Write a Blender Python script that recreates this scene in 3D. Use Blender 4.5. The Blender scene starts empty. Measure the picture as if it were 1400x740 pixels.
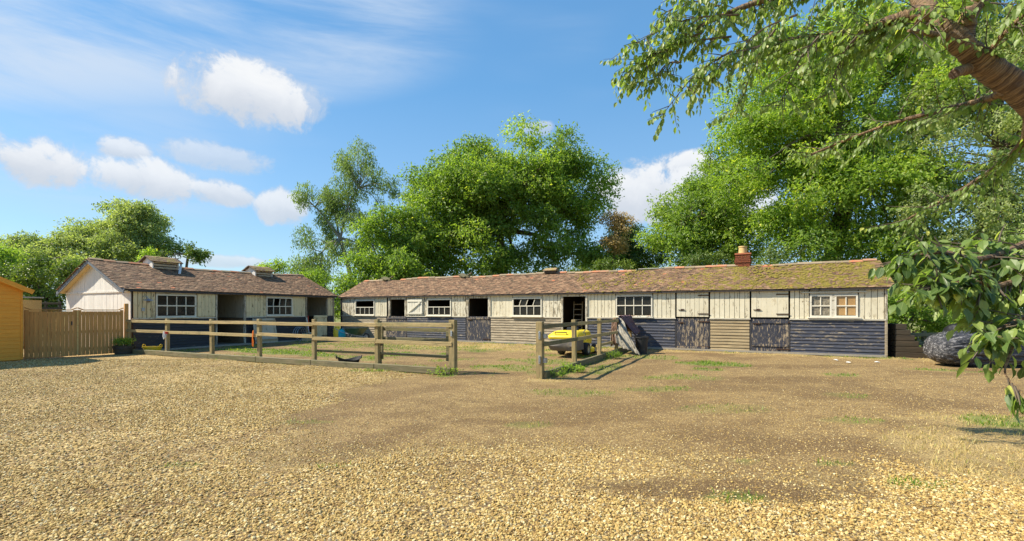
import bpy, bmesh, math, random
import numpy as np
from mathutils import Vector, Matrix
random.seed(7); RNG = np.random.default_rng(11)
S = bpy.context.scene; COL = S.collection
R = math.radians; PI = math.pi
F = 622.2; HZ = 424.4; EYE = 1.6
# ------------------------------------------------------------------ camera
cd = bpy.data.cameras.new('camera'); cam = bpy.data.objects.new('camera', cd); COL.objects.link(cam)
cam.location = (0, 0, EYE); cam.rotation_euler = (R(90), 0, 0)
cd.sensor_width = 36; cd.lens = 16.0; cd.shift_y = (HZ-370)/1400; cd.clip_start = .05; cd.clip_end = 3000
S.camera = cam
S.view_settings.view_transform = 'Standard'; S.view_settings.look = 'None'
S.view_settings.exposure = 0.96; S.view_settings.gamma = 1
try:
    S.cycles.max_bounces = 8; S.cycles.transparent_max_bounces = 12; S.cycles.sample_clamp_indirect = 6
except Exception: pass
# light: sun from the left, 45 degrees up
TRAVEL = Vector((1.0, .0, -1.0)).normalized()
SUN_EL = math.asin(-TRAVEL.z); SUN_AZ = math.atan2(-TRAVEL.x, -TRAVEL.y)   # from +Y towards +X
sl = bpy.data.lights.new('sun', 'SUN'); sl.energy = 4.6; sl.angle = R(.55); sl.color = (1, .91, .74)
so = bpy.data.objects.new('sun', sl); so.rotation_euler = TRAVEL.to_track_quat('-Z', 'Y').to_euler(); so.location = (0, 0, 30)
COL.objects.link(so)

# ------------------------------------------------------------------ node helper
class NT:
    def __init__(s, tree): s.t = tree; s.l = tree.links
    def n(s, typ, ins=None, **pr):
        d = s.t.nodes.new(typ)
        for k, v in pr.items(): setattr(d, k, v)
        for k, v in (ins or {}).items():
            if hasattr(v, 'is_output'): s.l.new(v, d.inputs[k])
            else: d.inputs[k].default_value = v
        return d
    def m(s, op, a, b=0.0, c=None, clamp=False):
        d = s.n('ShaderNodeMath', {0: a, 1: b}, operation=op, use_clamp=clamp)
        if c is not None:
            if hasattr(c, 'is_output'): s.l.new(c, d.inputs[2])
            else: d.inputs[2].default_value = c
        return d.outputs[0]
    def ramp(s, fac, stops, interp='LINEAR'):
        d = s.n('ShaderNodeValToRGB', {0: fac}); cr = d.color_ramp; cr.interpolation = interp
        while len(cr.elements) < len(stops): cr.elements.new(.5)
        for e, (p, c) in zip(cr.elements, stops):
            e.position = p; e.color = c if len(c) == 4 else (*c, 1)
        return d.outputs[0]
    def step(s, v, a, b):
        return s.n('ShaderNodeMapRange', {0: v, 1: a, 2: b}, interpolation_type='SMOOTHSTEP').outputs[0]
    def mix(s, f, a, b, mode='MIX'):
        d = s.t.nodes.new('ShaderNodeMix'); d.data_type = 'RGBA'; d.blend_type = mode
        for k, v in ((0, f), (6, a), (7, b)):
            if hasattr(v, 'is_output'): s.l.new(v, d.inputs[k])
            elif k == 0: d.inputs[k].default_value = v
            else: d.inputs[k].default_value = v if len(v) == 4 else (*v, 1)
        return d.outputs[2]
    def noise(s, vec, scale, detail=4, rough=.6, dist=0):
        return s.n('ShaderNodeTexNoise', {'Vector': vec, 'Scale': scale, 'Detail': detail, 'Roughness': rough, 'Distortion': dist}).outputs[0]
    def bump(s, h, strength=.4, dist=.02, nrm=None):
        i = {'Height': h, 'Strength': strength, 'Distance': dist}
        if nrm: i['Normal'] = nrm
        return s.n('ShaderNodeBump', i).outputs[0]

# ------------------------------------------------------------------ sky
W = bpy.data.worlds.new('World'); S.world = W; W.use_nodes = True
W.node_tree.nodes.clear(); w = NT(W.node_tree)
sky = w.n('ShaderNodeTexSky', sky_type='NISHITA', sun_disc=False, sun_elevation=SUN_EL, sun_rotation=SUN_AZ, air_density=1.0, dust_density=.6, ozone_density=2.6)
tc = w.n('ShaderNodeTexCoord').outputs['Generated']
sx = w.n('ShaderNodeSeparateXYZ', {0: tc})
az = w.m('ARCTAN2', sx.outputs[0], sx.outputs[1]); el = w.m('ARCSINE', sx.outputs[2])
nA = w.noise(tc, 11, 8, .64, .5); nB = w.noise(tc, 34, 5, .65, .6); nC = w.noise(tc, 3.2, 3, .5)
nz = w.m('ADD', w.m('MULTIPLY', w.m('SUBTRACT', nA, .5), 4.2), w.m('MULTIPLY', w.m('SUBTRACT', nB, .5), 1.5))
def azel(px, py):
    t = (px-700)/F; a = math.atan(t); return a, math.atan((HZ-py)/F*math.cos(a))
clouds = [(335,128,98,44,1), (415,140,40,28,.55), (52,220,66,34,1), (-60,190,90,50,.9), (205,246,72,30,.95), (172,205,36,16,.85), (300,216,72,20,.62),
          (300,262,46,17,.9), (388,280,34,26,.9), (890,262,74,40,1), (935,228,38,20,1), (300,356,70,9,.7), (735,176,22,10,.5), (1010,290,60,40,.9),
          (1500,200,120,50,.9), (-420,150,160,70,.8), (1900,260,200,80,.9)]
cov = None; shade = None
for (px, py, rx, ry, st) in clouds:
    a0, e0 = azel(px, py); wa = abs(azel(px+rx, py)[0]-azel(px-rx, py)[0])/2; wh = abs(azel(px, py-ry)[1]-azel(px, py+ry)[1])/2
    u_ = w.m('MULTIPLY', w.m('SUBTRACT', az, a0), 1/wa); v_ = w.m('MULTIPLY', w.m('SUBTRACT', el, e0), 1/wh)
    d = w.m('SUBTRACT', 1.0, w.m('ADD', w.m('MULTIPLY', u_, u_), w.m('MULTIPLY', v_, v_)))
    dens = w.m('MULTIPLY', w.step(w.m('ADD', d, nz), -.45, .6), st)
    sh = w.m('MULTIPLY', w.step(v_, -1.0, .7), dens)
    cov = dens if cov is None else w.m('MAXIMUM', cov, dens)
    shade = sh if shade is None else w.m('MAXIMUM', shade, sh)
# cirrus: long streaks, soft, over the whole dome
mp = w.n('ShaderNodeMapping', {'Vector': tc, 'Rotation': (0, R(-22), R(12)), 'Scale': (1.3, 3.0, 11)})
cir = w.noise(mp.outputs[0], 1.0, 8, .62, .4)
mp2 = w.n('ShaderNodeMapping', {'Vector': tc, 'Rotation': (0, R(-18), 0), 'Scale': (1.0, 1.0, 3.2), 'Location': (.75, .3, .1)})
band = w.noise(mp2.outputs[0], 1.5, 3, .5)
a1, e1 = azel(230, 50); 
axis = w.m('ADD', w.m('SUBTRACT', el, e1), w.m('MULTIPLY', w.m('SUBTRACT', az, a1), -.27))
bm_ = w.m('SUBTRACT', 1.0, w.m('MULTIPLY', w.m('MULTIPLY', axis, axis), 1/(.14**2)))
bm2 = w.m('MULTIPLY', w.step(bm_, 0, 1), w.step(az, -.02, -.32))
cm = w.m('MAXIMUM', w.m('MULTIPLY', w.step(band, .52, .75), .45), bm2)
cirm = w.m('MULTIPLY', w.m('MULTIPLY', w.step(cir, .26, .68), cm), .85)
cmix = w.m('ADD', w.m('MULTIPLY', shade, .62), w.m('MULTIPLY', w.m('SUBTRACT', nA, .22), .8), clamp=True)
ccol = w.ramp(cmix, [(0, (2.2, 2.5, 2.9)), (.45, (2.9, 3.05, 3.3)), (.75, (3.6, 3.68, 3.8)), (1, (4.0, 4.02, 4.0))])
skyc = w.mix(1.0, w.n('ShaderNodeHueSaturation', {'Color': sky.outputs[0], 'Saturation': 1.22, 'Value': 1.0}).outputs[0], (.80, .98, 1.0), 'MULTIPLY')
grad = w.ramp(w.m('MULTIPLY', el, 1/1.2, clamp=True), [(0, (2.15, 2.75, 3.3)), (.14, (1.45, 2.35, 3.35)), (.38, (.72, 1.70, 3.0)), (1, (.40, 1.05, 2.3))])
skyc = w.mix(.72, skyc, grad)
c1 = w.mix(cirm, skyc, (2.7, 3.15, 3.75))
c2 = w.mix(w.m('MULTIPLY', cov, .93), c1, ccol)
bg = w.n('ShaderNodeBackground', {0: c2, 1: .127})
wo = w.n('ShaderNodeOutputWorld', {0: bg.outputs[0]})

# ------------------------------------------------------------------ numpy noise
def _h(i, j, k):
    n = (i*374761393 + j*668265263 + k*2147483647) & 0xffffffff
    n = ((n ^ (n >> 13))*1274126177) & 0xffffffff
    return ((n ^ (n >> 16)) & 0xffff)/65535.0
def vnoise(x, y, z=None):
    x = np.asarray(x, float); y = np.asarray(y, float); z = np.zeros_like(x) if z is None else np.asarray(z, float)
    xi, yi, zi = (np.floor(q).astype(np.int64) for q in (x, y, z)); fx, fy, fz = x-xi, y-yi, z-zi
    fx, fy, fz = (q*q*(3-2*q) for q in (fx, fy, fz)); r = 0
    for a in (0, 1):
        for b in (0, 1):
            for c in (0, 1):
                r = r + _h(xi+a, yi+b, zi+c)*(fx if a else 1-fx)*(fy if b else 1-fy)*(fz if c else 1-fz)
    return r
def fbm(x, y, z=None, o=4):
    s = 0; a = .5
    for i in range(o):
        s = s + a*vnoise(np.asarray(x)*2**i+17*i, np.asarray(y)*2**i-9*i, None if z is None else np.asarray(z)*2**i); a *= .5
    return s/(1-.5**o)
def sst(v, a, b):
    t = np.clip((v-a)/(b-a), 0, 1); return t*t*(3-2*t)

# ------------------------------------------------------------------ materials
MATS = {}
def mat(name):
    m = bpy.data.materials.new(name); m.use_nodes = True; t = NT(m.node_tree); m.node_tree.nodes.clear()
    b = t.n('ShaderNodeBsdfPrincipled'); o = t.n('ShaderNodeOutputMaterial', {0: b.outputs[0]}); MATS[name] = m
    return m, t, b, o
def setb(t, b, **k):
    for kk, v in k.items():
        kk = kk.replace('_', ' ')
        if hasattr(v, 'is_output'): t.l.new(v, b.inputs[kk])
        else: b.inputs[kk].default_value = v if not isinstance(v, tuple) or len(v) == 4 else (*v, 1)
def simple(name, col, rough=.6, var=.25, scale=8, metal=0, bump=.15, dirt=None):
    m, t, b, o = mat(name); oc = t.n('ShaderNodeTexCoord').outputs['Object']
    n = t.noise(oc, scale, 5); c = t.mix(n, tuple(x*(1-var) for x in col), tuple(min(1, x*(1+var)) for x in col))
    if dirt:
        c = t.mix(t.step(t.noise(oc, scale*.6, 6, .7), .5, .7), c, dirt)
    setb(t, b, Base_Color=c, Roughness=rough, Metallic=metal, Normal=t.bump(n, bump, .01)); return m
def wood(name, light, dark, axis='X', paint=None, keep=.5, paint2=None, rough=.75, soft=.12, fine=1.0, stain=None):
    """timber with grain along an axis; optional flaking paint (keep = share of paint that still holds)"""
    m, t, b, o = mat(name)
    oc = t.n('ShaderNodeTexCoord').outputs['Object']; oi = t.n('ShaderNodeObjectInfo').outputs['Random']
    off = t.n('ShaderNodeCombineXYZ', {0: t.m('MULTIPLY', oi, 37.0), 1: t.m('MULTIPLY', oi, 91.0), 2: t.m('MULTIPLY', oi, 53.0)}).outputs[0]
    v = t.n('ShaderNodeVectorMath', {0: oc, 1: off}, operation='ADD').outputs[0]
    sc = {'X': (1, 22, 22), 'Z': (22, 22, 1), 'Y': (22, 1, 22)}[axis]
    g = t.noise(t.n('ShaderNodeMapping', {'Vector': v, 'Scale': sc}).outputs[0], 1.6*fine, 6, .65, .4)
    sc2 = {'X': (2.2, 9, 9), 'Z': (9, 9, 2.2), 'Y': (9, 2.2, 9)}[axis]
    p = t.noise(t.n('ShaderNodeMapping', {'Vector': v, 'Scale': sc2}).outputs[0], 1.5*fine, 7, .72, .3)
    c = t.mix(t.step(g, .3, .7), dark, light)
    c = t.mix(t.m('MULTIPLY', t.m('ABSOLUTE', t.m('SUBTRACT', oi, .5)), .5), c, tuple(x*.55 for x in light))
    h = g
    if paint:
        pc = t.mix(t.noise(v, 3, 4), tuple(x*.86 for x in paint), paint2 or paint)
        pc = t.mix(t.m('MULTIPLY', oi, .22), pc, tuple(x*.7 for x in paint))
        th = t.m('ADD', 1-keep-soft*.5+.0, t.m('MULTIPLY', t.m('SUBTRACT', oi, .5), .10))
        lo = .5+(0.5-keep)*.42
        th = t.m('ADD', lo, t.m('MULTIPLY', t.m('SUBTRACT', oi, .5), .07))
        k = t.n('ShaderNodeMapRange', {0: p, 1: t.m('SUBTRACT', th, soft*.18), 2: t.m('ADD', th, soft*.18)}, interpolation_type='SMOOTHSTEP').outputs[0]
        c = t.mix(k, c, pc); h = t.m('ADD', t.m('MULTIPLY', g, .35), t.m('MULTIPLY', k, .6))
    if stain:
        c = t.mix(t.m('MULTIPLY', t.step(t.noise(v, 2.3, 6, .7), .52, .72), .7), c, stain)
    setb(t, b, Base_Color=c, Roughness=rough, Normal=t.bump(h, .5, .006)); return m
wood('cream_paint', (.36, .29, .18), (.15, .12, .08), 'Z', (.70, .62, .43), .78, (.80, .73, .56), stain=(.46, .37, .22))
wood('cream_worn', (.34, .28, .18), (.12, .10, .065), 'Z', (.68, .61, .45), .62, (.78, .72, .57), stain=(.38, .31, .19))
wood('cream_beige', (.36, .29, .16), (.13, .10, .055), 'Z', (.72, .59, .34), .76, (.80, .69, .43), stain=(.36, .29, .17))
wood('cream_trim', (.36, .30, .2), (.14, .12, .08), 'X', (.58, .53, .41), .7, (.66, .61, .5))
wood('cream_post', (.36, .30, .2), (.1, .085, .06), 'Z', (.56, .5, .38), .55, (.66, .6, .48))
wood('white_frame', (.4, .34, .25), (.2, .17, .12), 'X', (.72, .67, .54), .82, (.80, .75, .62))
wood('navy_board', (.33, .27, .19), (.12, .10, .075), 'X', (.032, .038, .060), .72, (.08, .086, .115), soft=.35)
wood('dark_navy', (.22, .18, .13), (.07, .06, .05), 'X', (.026, .025, .030), .84, (.05, .048, .052), soft=.3)
wood('navy_peeling', (.48, .38, .25), (.17, .13, .09), 'Z', (.022, .026, .044), .62, (.05, .053, .072), soft=.25, fine=1.5)
wood('natural_board', (.42, .34, .23), (.17, .135, .09), 'X', (.46, .38, .26), .4, soft=.5)
wood('natural_brown', (.46, .35, .19), (.20, .145, .08), 'X', (.36, .28, .16), .4, soft=.5)
wood('gable_white', (.4, .36, .3), (.09, .08, .07), 'Z', (.70, .67, .62), .84, (.78, .75, .7), soft=.3)
wood('barge_dark', (.2, .19, .19), (.08, .08, .09), 'X', (.10, .125, .16), .6)
wood('fence_wood', (.58, .43, .20), (.20, .14, .06), 'X', (.34, .27, .11), .38, (.42, .34, .15), soft=.8, stain=(.12, .12, .05))
wood('fence_post', (.46, .34, .15), (.16, .115, .05), 'Z', (.27, .21, .085), .38, (.28, .24, .11), soft=.8, stain=(.11, .10, .045))
wood('fence_old', (.27, .22, .12), (.07, .06, .03), 'X', (.14, .135, .05), .45, soft=.8, stain=(.05, .052, .02))
wood('gate_wood', (.66, .35, .10), (.36, .18, .05), 'Z', (.52, .28, .08), .4, soft=1, fine=.8)
wood('shed_orange', (.92, .42, .05), (.66, .26, .025), 'X', (.86, .38, .04), .5, soft=1)
wood('shed_pale', (.75, .52, .19), (.5, .33, .12), 'X')
wood('sleeper', (.10, .07, .04), (.03, .022, .014), 'X', (.065, .05, .028), .5, soft=.8)
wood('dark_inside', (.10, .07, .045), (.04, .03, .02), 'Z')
wood('beige_inside', (.46, .39, .28), (.22, .18, .12), 'Z', (.5, .45, .34), .7)
wood('brown_inside', (.30, .20, .11), (.12, .08, .045), 'X')
wood('broom_wood', (.55, .4, .2), (.35, .24, .12), 'Z')
simple('black_plastic', (.012, .012, .014), .38, .3, 20)
simple('black_rubber', (.018, .018, .02), .55, .3, 14, dirt=(.06, .05, .04))
simple('black_metal', (.02, .02, .022), .5, .4, 20)
simple('rust_iron', (.07, .035, .02), .8, .5, 30, .3)
simple('galvanised', (.42, .44, .46), .38, .2, 25, .8)
simple('yellow_plastic', (.80, .60, .015), .42, .06, 6, dirt=(.55, .42, .05))
simple('yellow_trug', (.92, .62, .03), .35, .08, 9, dirt=(.5, .4, .12))
simple('orange_strap', (.85, .23, .02), .6, .1)
simple('red_plastic', (.6, .03, .02), .4, .1)
simple('teal_cloth', (.02, .42, .50), .7, .2)
simple('green_plastic', (.022, .075, .045), .4, .2, 10, dirt=(.12, .12, .07))
simple('grey_canvas', (.14, .125, .115), .85, .25, 7, bump=.5, dirt=(.2, .17, .12))
simple('rug_purple', (.11, .06, .068), .9, .35, 8, bump=.5)
simple('rug_grey', (.30, .275, .225), .9, .25, 9, bump=.5, dirt=(.19, .16, .12))
simple('rug_tan', (.17, .10, .06), .9, .45, 16, bump=.5, dirt=(.07, .03, .03))
simple('rug_navy', (.02, .026, .055), .9, .3, 9, bump=.5)
simple('terracotta', (.52, .36, .15), .8, .2, 12, dirt=(.30, .27, .10))
simple('brick_red', (.42, .135, .065), .85, .35, 18, bump=.4, dirt=(.3, .12, .07))
simple('mortar', (.42, .37, .3), .9, .15, 30)
simple('lead_white', (.45, .43, .38), .7, .2, 6)
simple('tyre', (.02, .02, .02), .8, .3, 30)
simple('hub_cream', (.55, .47, .3), .6, .1, 30)
simple('cardboard', (.42, .33, .2), .9, .15, 8)
simple('steel_paint', (.16, .16, .16), .4, .3, 12, .5)
simple('straw', (.5, .38, .16), .9, .3, 30)
simple('litter', (.7, .7, .68), .7, .1)
simple('concrete', (.30, .27, .22), .9, .25, 6, bump=.4)
simple('curtain_tan', (.60, .36, .15), .9, .2, 5)
simple('bark_dark', (.11, .085, .06), .9, .4, 9, bump=.8)
simple('bark_grey', (.26, .24, .2), .9, .4, 7, bump=.8)
simple('dry_leaf', (.42, .24, .14), .8, .4, 40)
# glass
m, t, b, o = mat('glass'); oc = t.n('ShaderNodeTexCoord').outputs['Object']
setb(t, b, Base_Color=(.10, .095, .08), Roughness=.06, Transmission_Weight=.75, IOR=1.3, Specular_IOR_Level=.3)
m, t, b, o = mat('dirty_glass'); oc = t.n('ShaderNodeTexCoord').outputs['Object']
setb(t, b, Base_Color=t.mix(t.step(t.noise(oc, 14, 6, .7), .42, .6), (.20, .17, .12), (.42, .37, .27)), Roughness=.35, Transmission_Weight=.25)
m, t, b, o = mat('tan_glass'); oc = t.n('ShaderNodeTexCoord').outputs['Object']; oi = t.n('ShaderNodeObjectInfo').outputs['Random']
setb(t, b, Base_Color=t.mix(t.m('ADD', t.m('MULTIPLY', t.noise(oc, 6, 4), .6), t.m('MULTIPLY', oi, .4)), (.30, .17, .06), (.50, .31, .13)), Roughness=.25)
# shrink-wrap: pale streaks in the base colour stand in for highlights on the plastic
m, t, b, o = mat('bale_wrap'); oc = t.n('ShaderNodeTexCoord').outputs['Object']
wv = t.noise(t.n('ShaderNodeMapping', {'Vector': oc, 'Scale': (.7, 9, 13)}).outputs[0], 1.8, 7, .7, .8)
setb(t, b, Base_Color=t.mix(t.step(wv, .50, .62), (.035, .035, .04), (.27, .26, .265)), Roughness=.24, Normal=t.bump(wv, .9, .05))
# cherry bark: rings across the limb
m, t, b, o = mat('cherry_bark'); uv = t.n('ShaderNodeAttribute', attribute_name='along').outputs['Fac']
oc = t.n('ShaderNodeTexCoord').outputs['Object']
wob = t.m('ADD', uv, t.m('MULTIPLY', t.noise(oc, 5, 4), .07))
ring = t.noise(t.n('ShaderNodeCombineXYZ', {0: t.m('MULTIPLY', wob, 60), 1: t.m('MULTIPLY', t.noise(oc, 3, 2), 3)}).outputs[0], 1, 3, .7)
c = t.mix(t.step(ring, .38, .62), (.075, .038, .018), (.30, .19, .095))
c = t.mix(t.m('MULTIPLY', t.step(t.noise(oc, 2.5, 4), .5, .7), .6), c, (.13, .075, .04))
setb(t, b, Base_Color=c, Roughness=.6, Normal=t.bump(t.m('ADD', ring, t.noise(oc, 22, 5, .7)), .9, .03))
# roof tiles
def tile_mat(name, mossx=None):
    m, t, b, o = mat(name); oc = t.n('ShaderNodeTexCoord').outputs['Object']
    r = t.n('ShaderNodeAttribute', attribute_name='rnd').outputs['Fac']
    c = t.ramp(r, [(0, (.045, .026, .016)), (.35, (.13, .068, .038)), (.65, (.23, .125, .068)), (.93, (.38, .23, .135)), (1, (.50, .16, .07))])
    lich = t.noise(oc, 9, 6, .7)
    c = t.mix(t.m('MULTIPLY', t.step(lich, .47, .62), .6), c, (.25, .18, .10))
    c = t.mix(t.m('MULTIPLY', t.step(t.noise(oc, 22, 5, .7), .55, .66), .7), c, (.10, .085, .05))
    if mossx:
        sp = t.n('ShaderNodeSeparateXYZ', {0: oc})
        mx = t.step(sp.outputs[0], *mossx); n2 = t.noise(oc, 3.5, 7, .72)
        th = t.m('SUBTRACT', .70, t.m('MULTIPLY', mx, .235))
        k = t.n('ShaderNodeMapRange', {0: n2, 1: th, 2: t.m('ADD', th, .07)}, interpolation_type='SMOOTHSTEP').outputs[0]
        c = t.mix(t.m('MULTIPLY', k, .9), c, t.mix(t.noise(oc, 18, 3), (.13, .105, .012), (.25, .20, .025)))
    setb(t, b, Base_Color=c, Roughness=.9, Normal=t.bump(t.noise(oc, 60, 3), .4, .01)); return m
tile_mat('tile_old'); tile_mat('tile_mossy', (15.5, 21.5))
m, t, b, o = mat('moss'); oc = t.n('ShaderNodeTexCoord').outputs['Object']
setb(t, b, Base_Color=t.mix(t.noise(oc, 14, 4), (.12, .10, .012), (.27, .21, .03)), Roughness=1.0)
# leaves
def leafmat(name, stops, trans=.35, rough=.5, tcol=1.9):
    m, t, b, o = mat(name)
    r = t.n('ShaderNodeAttribute', attribute_name='rnd').outputs['Fac']
    c = t.ramp(r, stops)
    setb(t, b, Base_Color=c, Roughness=rough)
    tr = t.n('ShaderNodeBsdfTranslucent', {0: t.mix(1.0, c, (tcol, tcol*1.05, tcol*.45), 'MULTIPLY')})
    mx = t.n('ShaderNodeMixShader', {0: trans, 1: b.outputs[0], 2: tr.outputs[0]}); t.l.new(mx.outputs[0], o.inputs[0]); return m
leafmat('leaf_ash', [(0, (0.085, 0.145, 0.024)), (.5, (0.179, 0.272, 0.045)), (.85, (0.301, 0.383, 0.061)), (1, (0.492, 0.494, 0.091))], .5)
leafmat('leaf_maple', [(0, (0.093, 0.164, 0.026)), (.5, (0.224, 0.325, 0.048)), (.85, (0.374, 0.456, 0.067)), (1, (0.598, 0.570, 0.098))], .5)
leafmat('leaf_grey', [(0, (0.128, 0.175, 0.066)), (.5, (0.252, 0.310, 0.122)), (1, (0.479, 0.497, 0.222))], .45)
leafmat('leaf_dark', [(0, (0.044, 0.086, 0.015)), (.6, (0.124, 0.185, 0.029)), (1, (0.248, 0.305, 0.050))], .3)
leafmat('leaf_birch', [(0, (0.070, 0.114, 0.033)), (.5, (0.158, 0.227, 0.075)), (1, (0.285, 0.356, 0.135))], .45)
leafmat('leaf_tan', [(0, (0.216, 0.143, 0.060)), (.5, (0.432, 0.299, 0.132)), (1, (0.648, 0.468, 0.216))], .3)
leafmat('leaf_cherry', [(0, (0.080, 0.136, 0.029)), (.45, (0.168, 0.245, 0.063)), (.8, (0.270, 0.343, 0.105)), (1, (0.495, 0.507, 0.126))], .45, .45)
leafmat('grass_green', [(0, (.06, .13, .012)), (.5, (.13, .24, .02)), (.8, (.22, .31, .03)), (1, (.45, .38, .12))], .35)
leafmat('grass_dry', [(0, (.30, .22, .09)), (.5, (.52, .40, .17)), (.9, (.68, .55, .28)), (1, (.25, .30, .06))], .3)
# near leaves (each its own object): object random
m, t, b, o = mat('leaf_near'); oi = t.n('ShaderNodeObjectInfo').outputs['Random']; oc = t.n('ShaderNodeTexCoord').outputs['Object']
spx = t.n('ShaderNodeSeparateXYZ', {0: oc})
vein = t.m('ABSOLUTE', spx.outputs[0])
side = t.m('FRACT', t.m('MULTIPLY', t.m('SUBTRACT', spx.outputs[1], t.m('MULTIPLY', vein, .7)), 95))
c = t.ramp(oi, [(0, (.045, .085, .018)), (.5, (.09, .15, .035)), (.85, (.13, .20, .055)), (1, (.20, .25, .05))])
c = t.mix(t.m('MULTIPLY', t.step(vein, .0018, .0004), .5), c, (.28, .33, .14))
c = t.mix(t.m('MULTIPLY', t.step(side, .16, .02), .28), c, (.2, .26, .10))
setb(t, b, Base_Color=c, Roughness=.42, Normal=t.bump(side, .25, .004))
tr = t.n('ShaderNodeBsdfTranslucent', {0: t.mix(1.0, c, (1.5, 1.7, .6), 'MULTIPLY')})
mx = t.n('ShaderNodeMixShader', {0: .3, 1: b.outputs[0], 2: tr.outputs[0]}); t.l.new(mx.outputs[0], o.inputs[0])
# ground
m, t, b, o = mat('ground_soil'); oc = t.n('ShaderNodeTexCoord').outputs['Object']
gA = t.n('ShaderNodeAttribute', attribute_name='gravel').outputs['Fac']; grA = t.n('ShaderNodeAttribute', attribute_name='grass').outputs['Fac']
dA = t.n('ShaderNodeAttribute', attribute_name='damp').outputs['Fac']; strA = t.n('ShaderNodeAttribute', attribute_name='straw').outputs['Fac']
vo = t.n('ShaderNodeTexVoronoi', {'Vector': oc, 'Scale': 34, 'Randomness': 1.0}); vc = t.n('ShaderNodeSeparateColor', {0: vo.outputs['Color']})
gcol = t.ramp(vc.outputs[0], [(0, (0.223, 0.135, 0.039)), (.3, (0.405, 0.268, 0.083)), (.6, (0.547, 0.383, 0.128)), (.85, (0.649, 0.488, 0.202)), (1, (0.791, 0.670, 0.374))])
gcol = t.mix(t.step(vo.outputs['Distance'], .35, .75), gcol, (.17, .11, .05))
v2 = t.n('ShaderNodeTexVoronoi', {'Vector': oc, 'Scale': 75, 'Randomness': 1.0}); v2c = t.n('ShaderNodeSeparateColor', {0: v2.outputs['Color']})
big = t.noise(oc, .45, 5, .6); mid = t.noise(oc, 3.2, 6, .7); fin = t.noise(oc, 46, 5, .75)
soil = t.mix(t.step(mid, .3, .7), (.205, .125, .045), (.35, .232, .088)); soil = t.mix(t.step(fin, .35, .65), t.mix(1.0, soil, (.55, .53, .5), 'MULTIPLY'), soil)
soil = t.mix(t.m('MULTIPLY', t.step(v2c.outputs[0], .80, .9), .75), soil, (.52, .38, .16))
soil = t.mix(t.m('MULTIPLY', t.step(v2c.outputs[1], .86, .9), .7), soil, (.12, .075, .04))
gk = t.m('MULTIPLY', gA, t.step(t.m('ADD', t.m('ADD', gA, t.m('MULTIPLY', t.m('SUBTRACT', mid, .5), 1.2)), t.m('MULTIPLY', t.m('SUBTRACT', fin, .5), .8)), .3, .6))
c = t.mix(gk, soil, gcol)
c = t.mix(t.m('MULTIPLY', dA, t.step(mid, .3, .62)), c, t.mix(1.0, c, (.52, .45, .40), 'MULTIPLY'))
c = t.mix(t.m('MULTIPLY', strA, t.step(fin, .40, .6)), c, (.50, .37, .15))
c = t.mix(t.m('MULTIPLY', t.m('MULTIPLY', grA, .75), t.step(t.m('ADD', fin, t.m('MULTIPLY', mid, .4)), .55, .75)), c, (.12, .19, .025))
hh = t.m('ADD', t.m('MULTIPLY', t.m('MULTIPLY', t.m('SUBTRACT', 1.0, vo.outputs['Distance']), gk), .7), t.m('ADD', t.m('MULTIPLY', fin, .7), t.m('MULTIPLY', t.m('SUBTRACT', 1.0, v2.outputs['Distance']), .25)))
setb(t, b, Base_Color=c, Roughness=.92, Normal=t.bump(hh, 1.0, .022))
m, t, b, o = mat('pebble'); oi = t.n('ShaderNodeObjectInfo').outputs['Random']
c = t.ramp(oi, [(0, (0.210, 0.121, 0.033)), (.2, (0.381, 0.243, 0.069)), (.5, (0.513, 0.359, 0.109)), (.8, (0.608, 0.458, 0.181)), (.93, (0.740, 0.637, 0.363)), (1, (0.257, 0.193, 0.101))])
setb(t, b, Base_Color=t.mix(t.noise(t.n('ShaderNodeTexCoord').outputs['Object'], 40, 3), t.mix(1.0, c, (.75, .72, .7), 'MULTIPLY'), c), Roughness=.8)

# ------------------------------------------------------------------ object helpers
def link(name, me, parent=None):
    o = bpy.data.objects.new(name, me); COL.objects.link(o)
    if parent: o.parent = parent
    return o
def tag(o, label=None, cat=None, group=None, kind=None):
    if label: o['label'] = label
    if cat: o['category'] = cat
    if group: o['group'] = group
    if kind: o['kind'] = kind
    return o
def empty(name, loc, rz=0, label=None, cat=None, group=None):
    o = link(name, None); o.location = loc; o.rotation_euler = (0, 0, rz); o.empty_display_size = .2
    return tag(o, label, cat, group)
def npmesh(name, V, Fc, mt, attrs=None, smooth=False):
    """V (n,3), Fc (m,k) all same k"""
    V = np.asarray(V, np.float32); Fc = np.asarray(Fc, np.int32); me = bpy.data.meshes.new(name)
    me.vertices.add(len(V)); me.vertices.foreach_set('co', V.ravel()); k = Fc.shape[1]
    me.loops.add(Fc.size); me.loops.foreach_set('vertex_index', Fc.ravel())
    me.polygons.add(len(Fc)); me.polygons.foreach_set('loop_start', np.arange(0, Fc.size, k, dtype=np.int32))
    me.polygons.foreach_set('loop_total', np.full(len(Fc), k, np.int32))
    me.polygons.foreach_set('use_smooth', np.full(len(Fc), smooth, bool))
    for an, av in (attrs or {}).items():
        a = me.attributes.new(an, 'FLOAT', 'POINT'); a.data.foreach_set('value', np.asarray(av, np.float32))
    me.update(calc_edges=True); me.materials.append(MATS[mt]); return me
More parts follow.
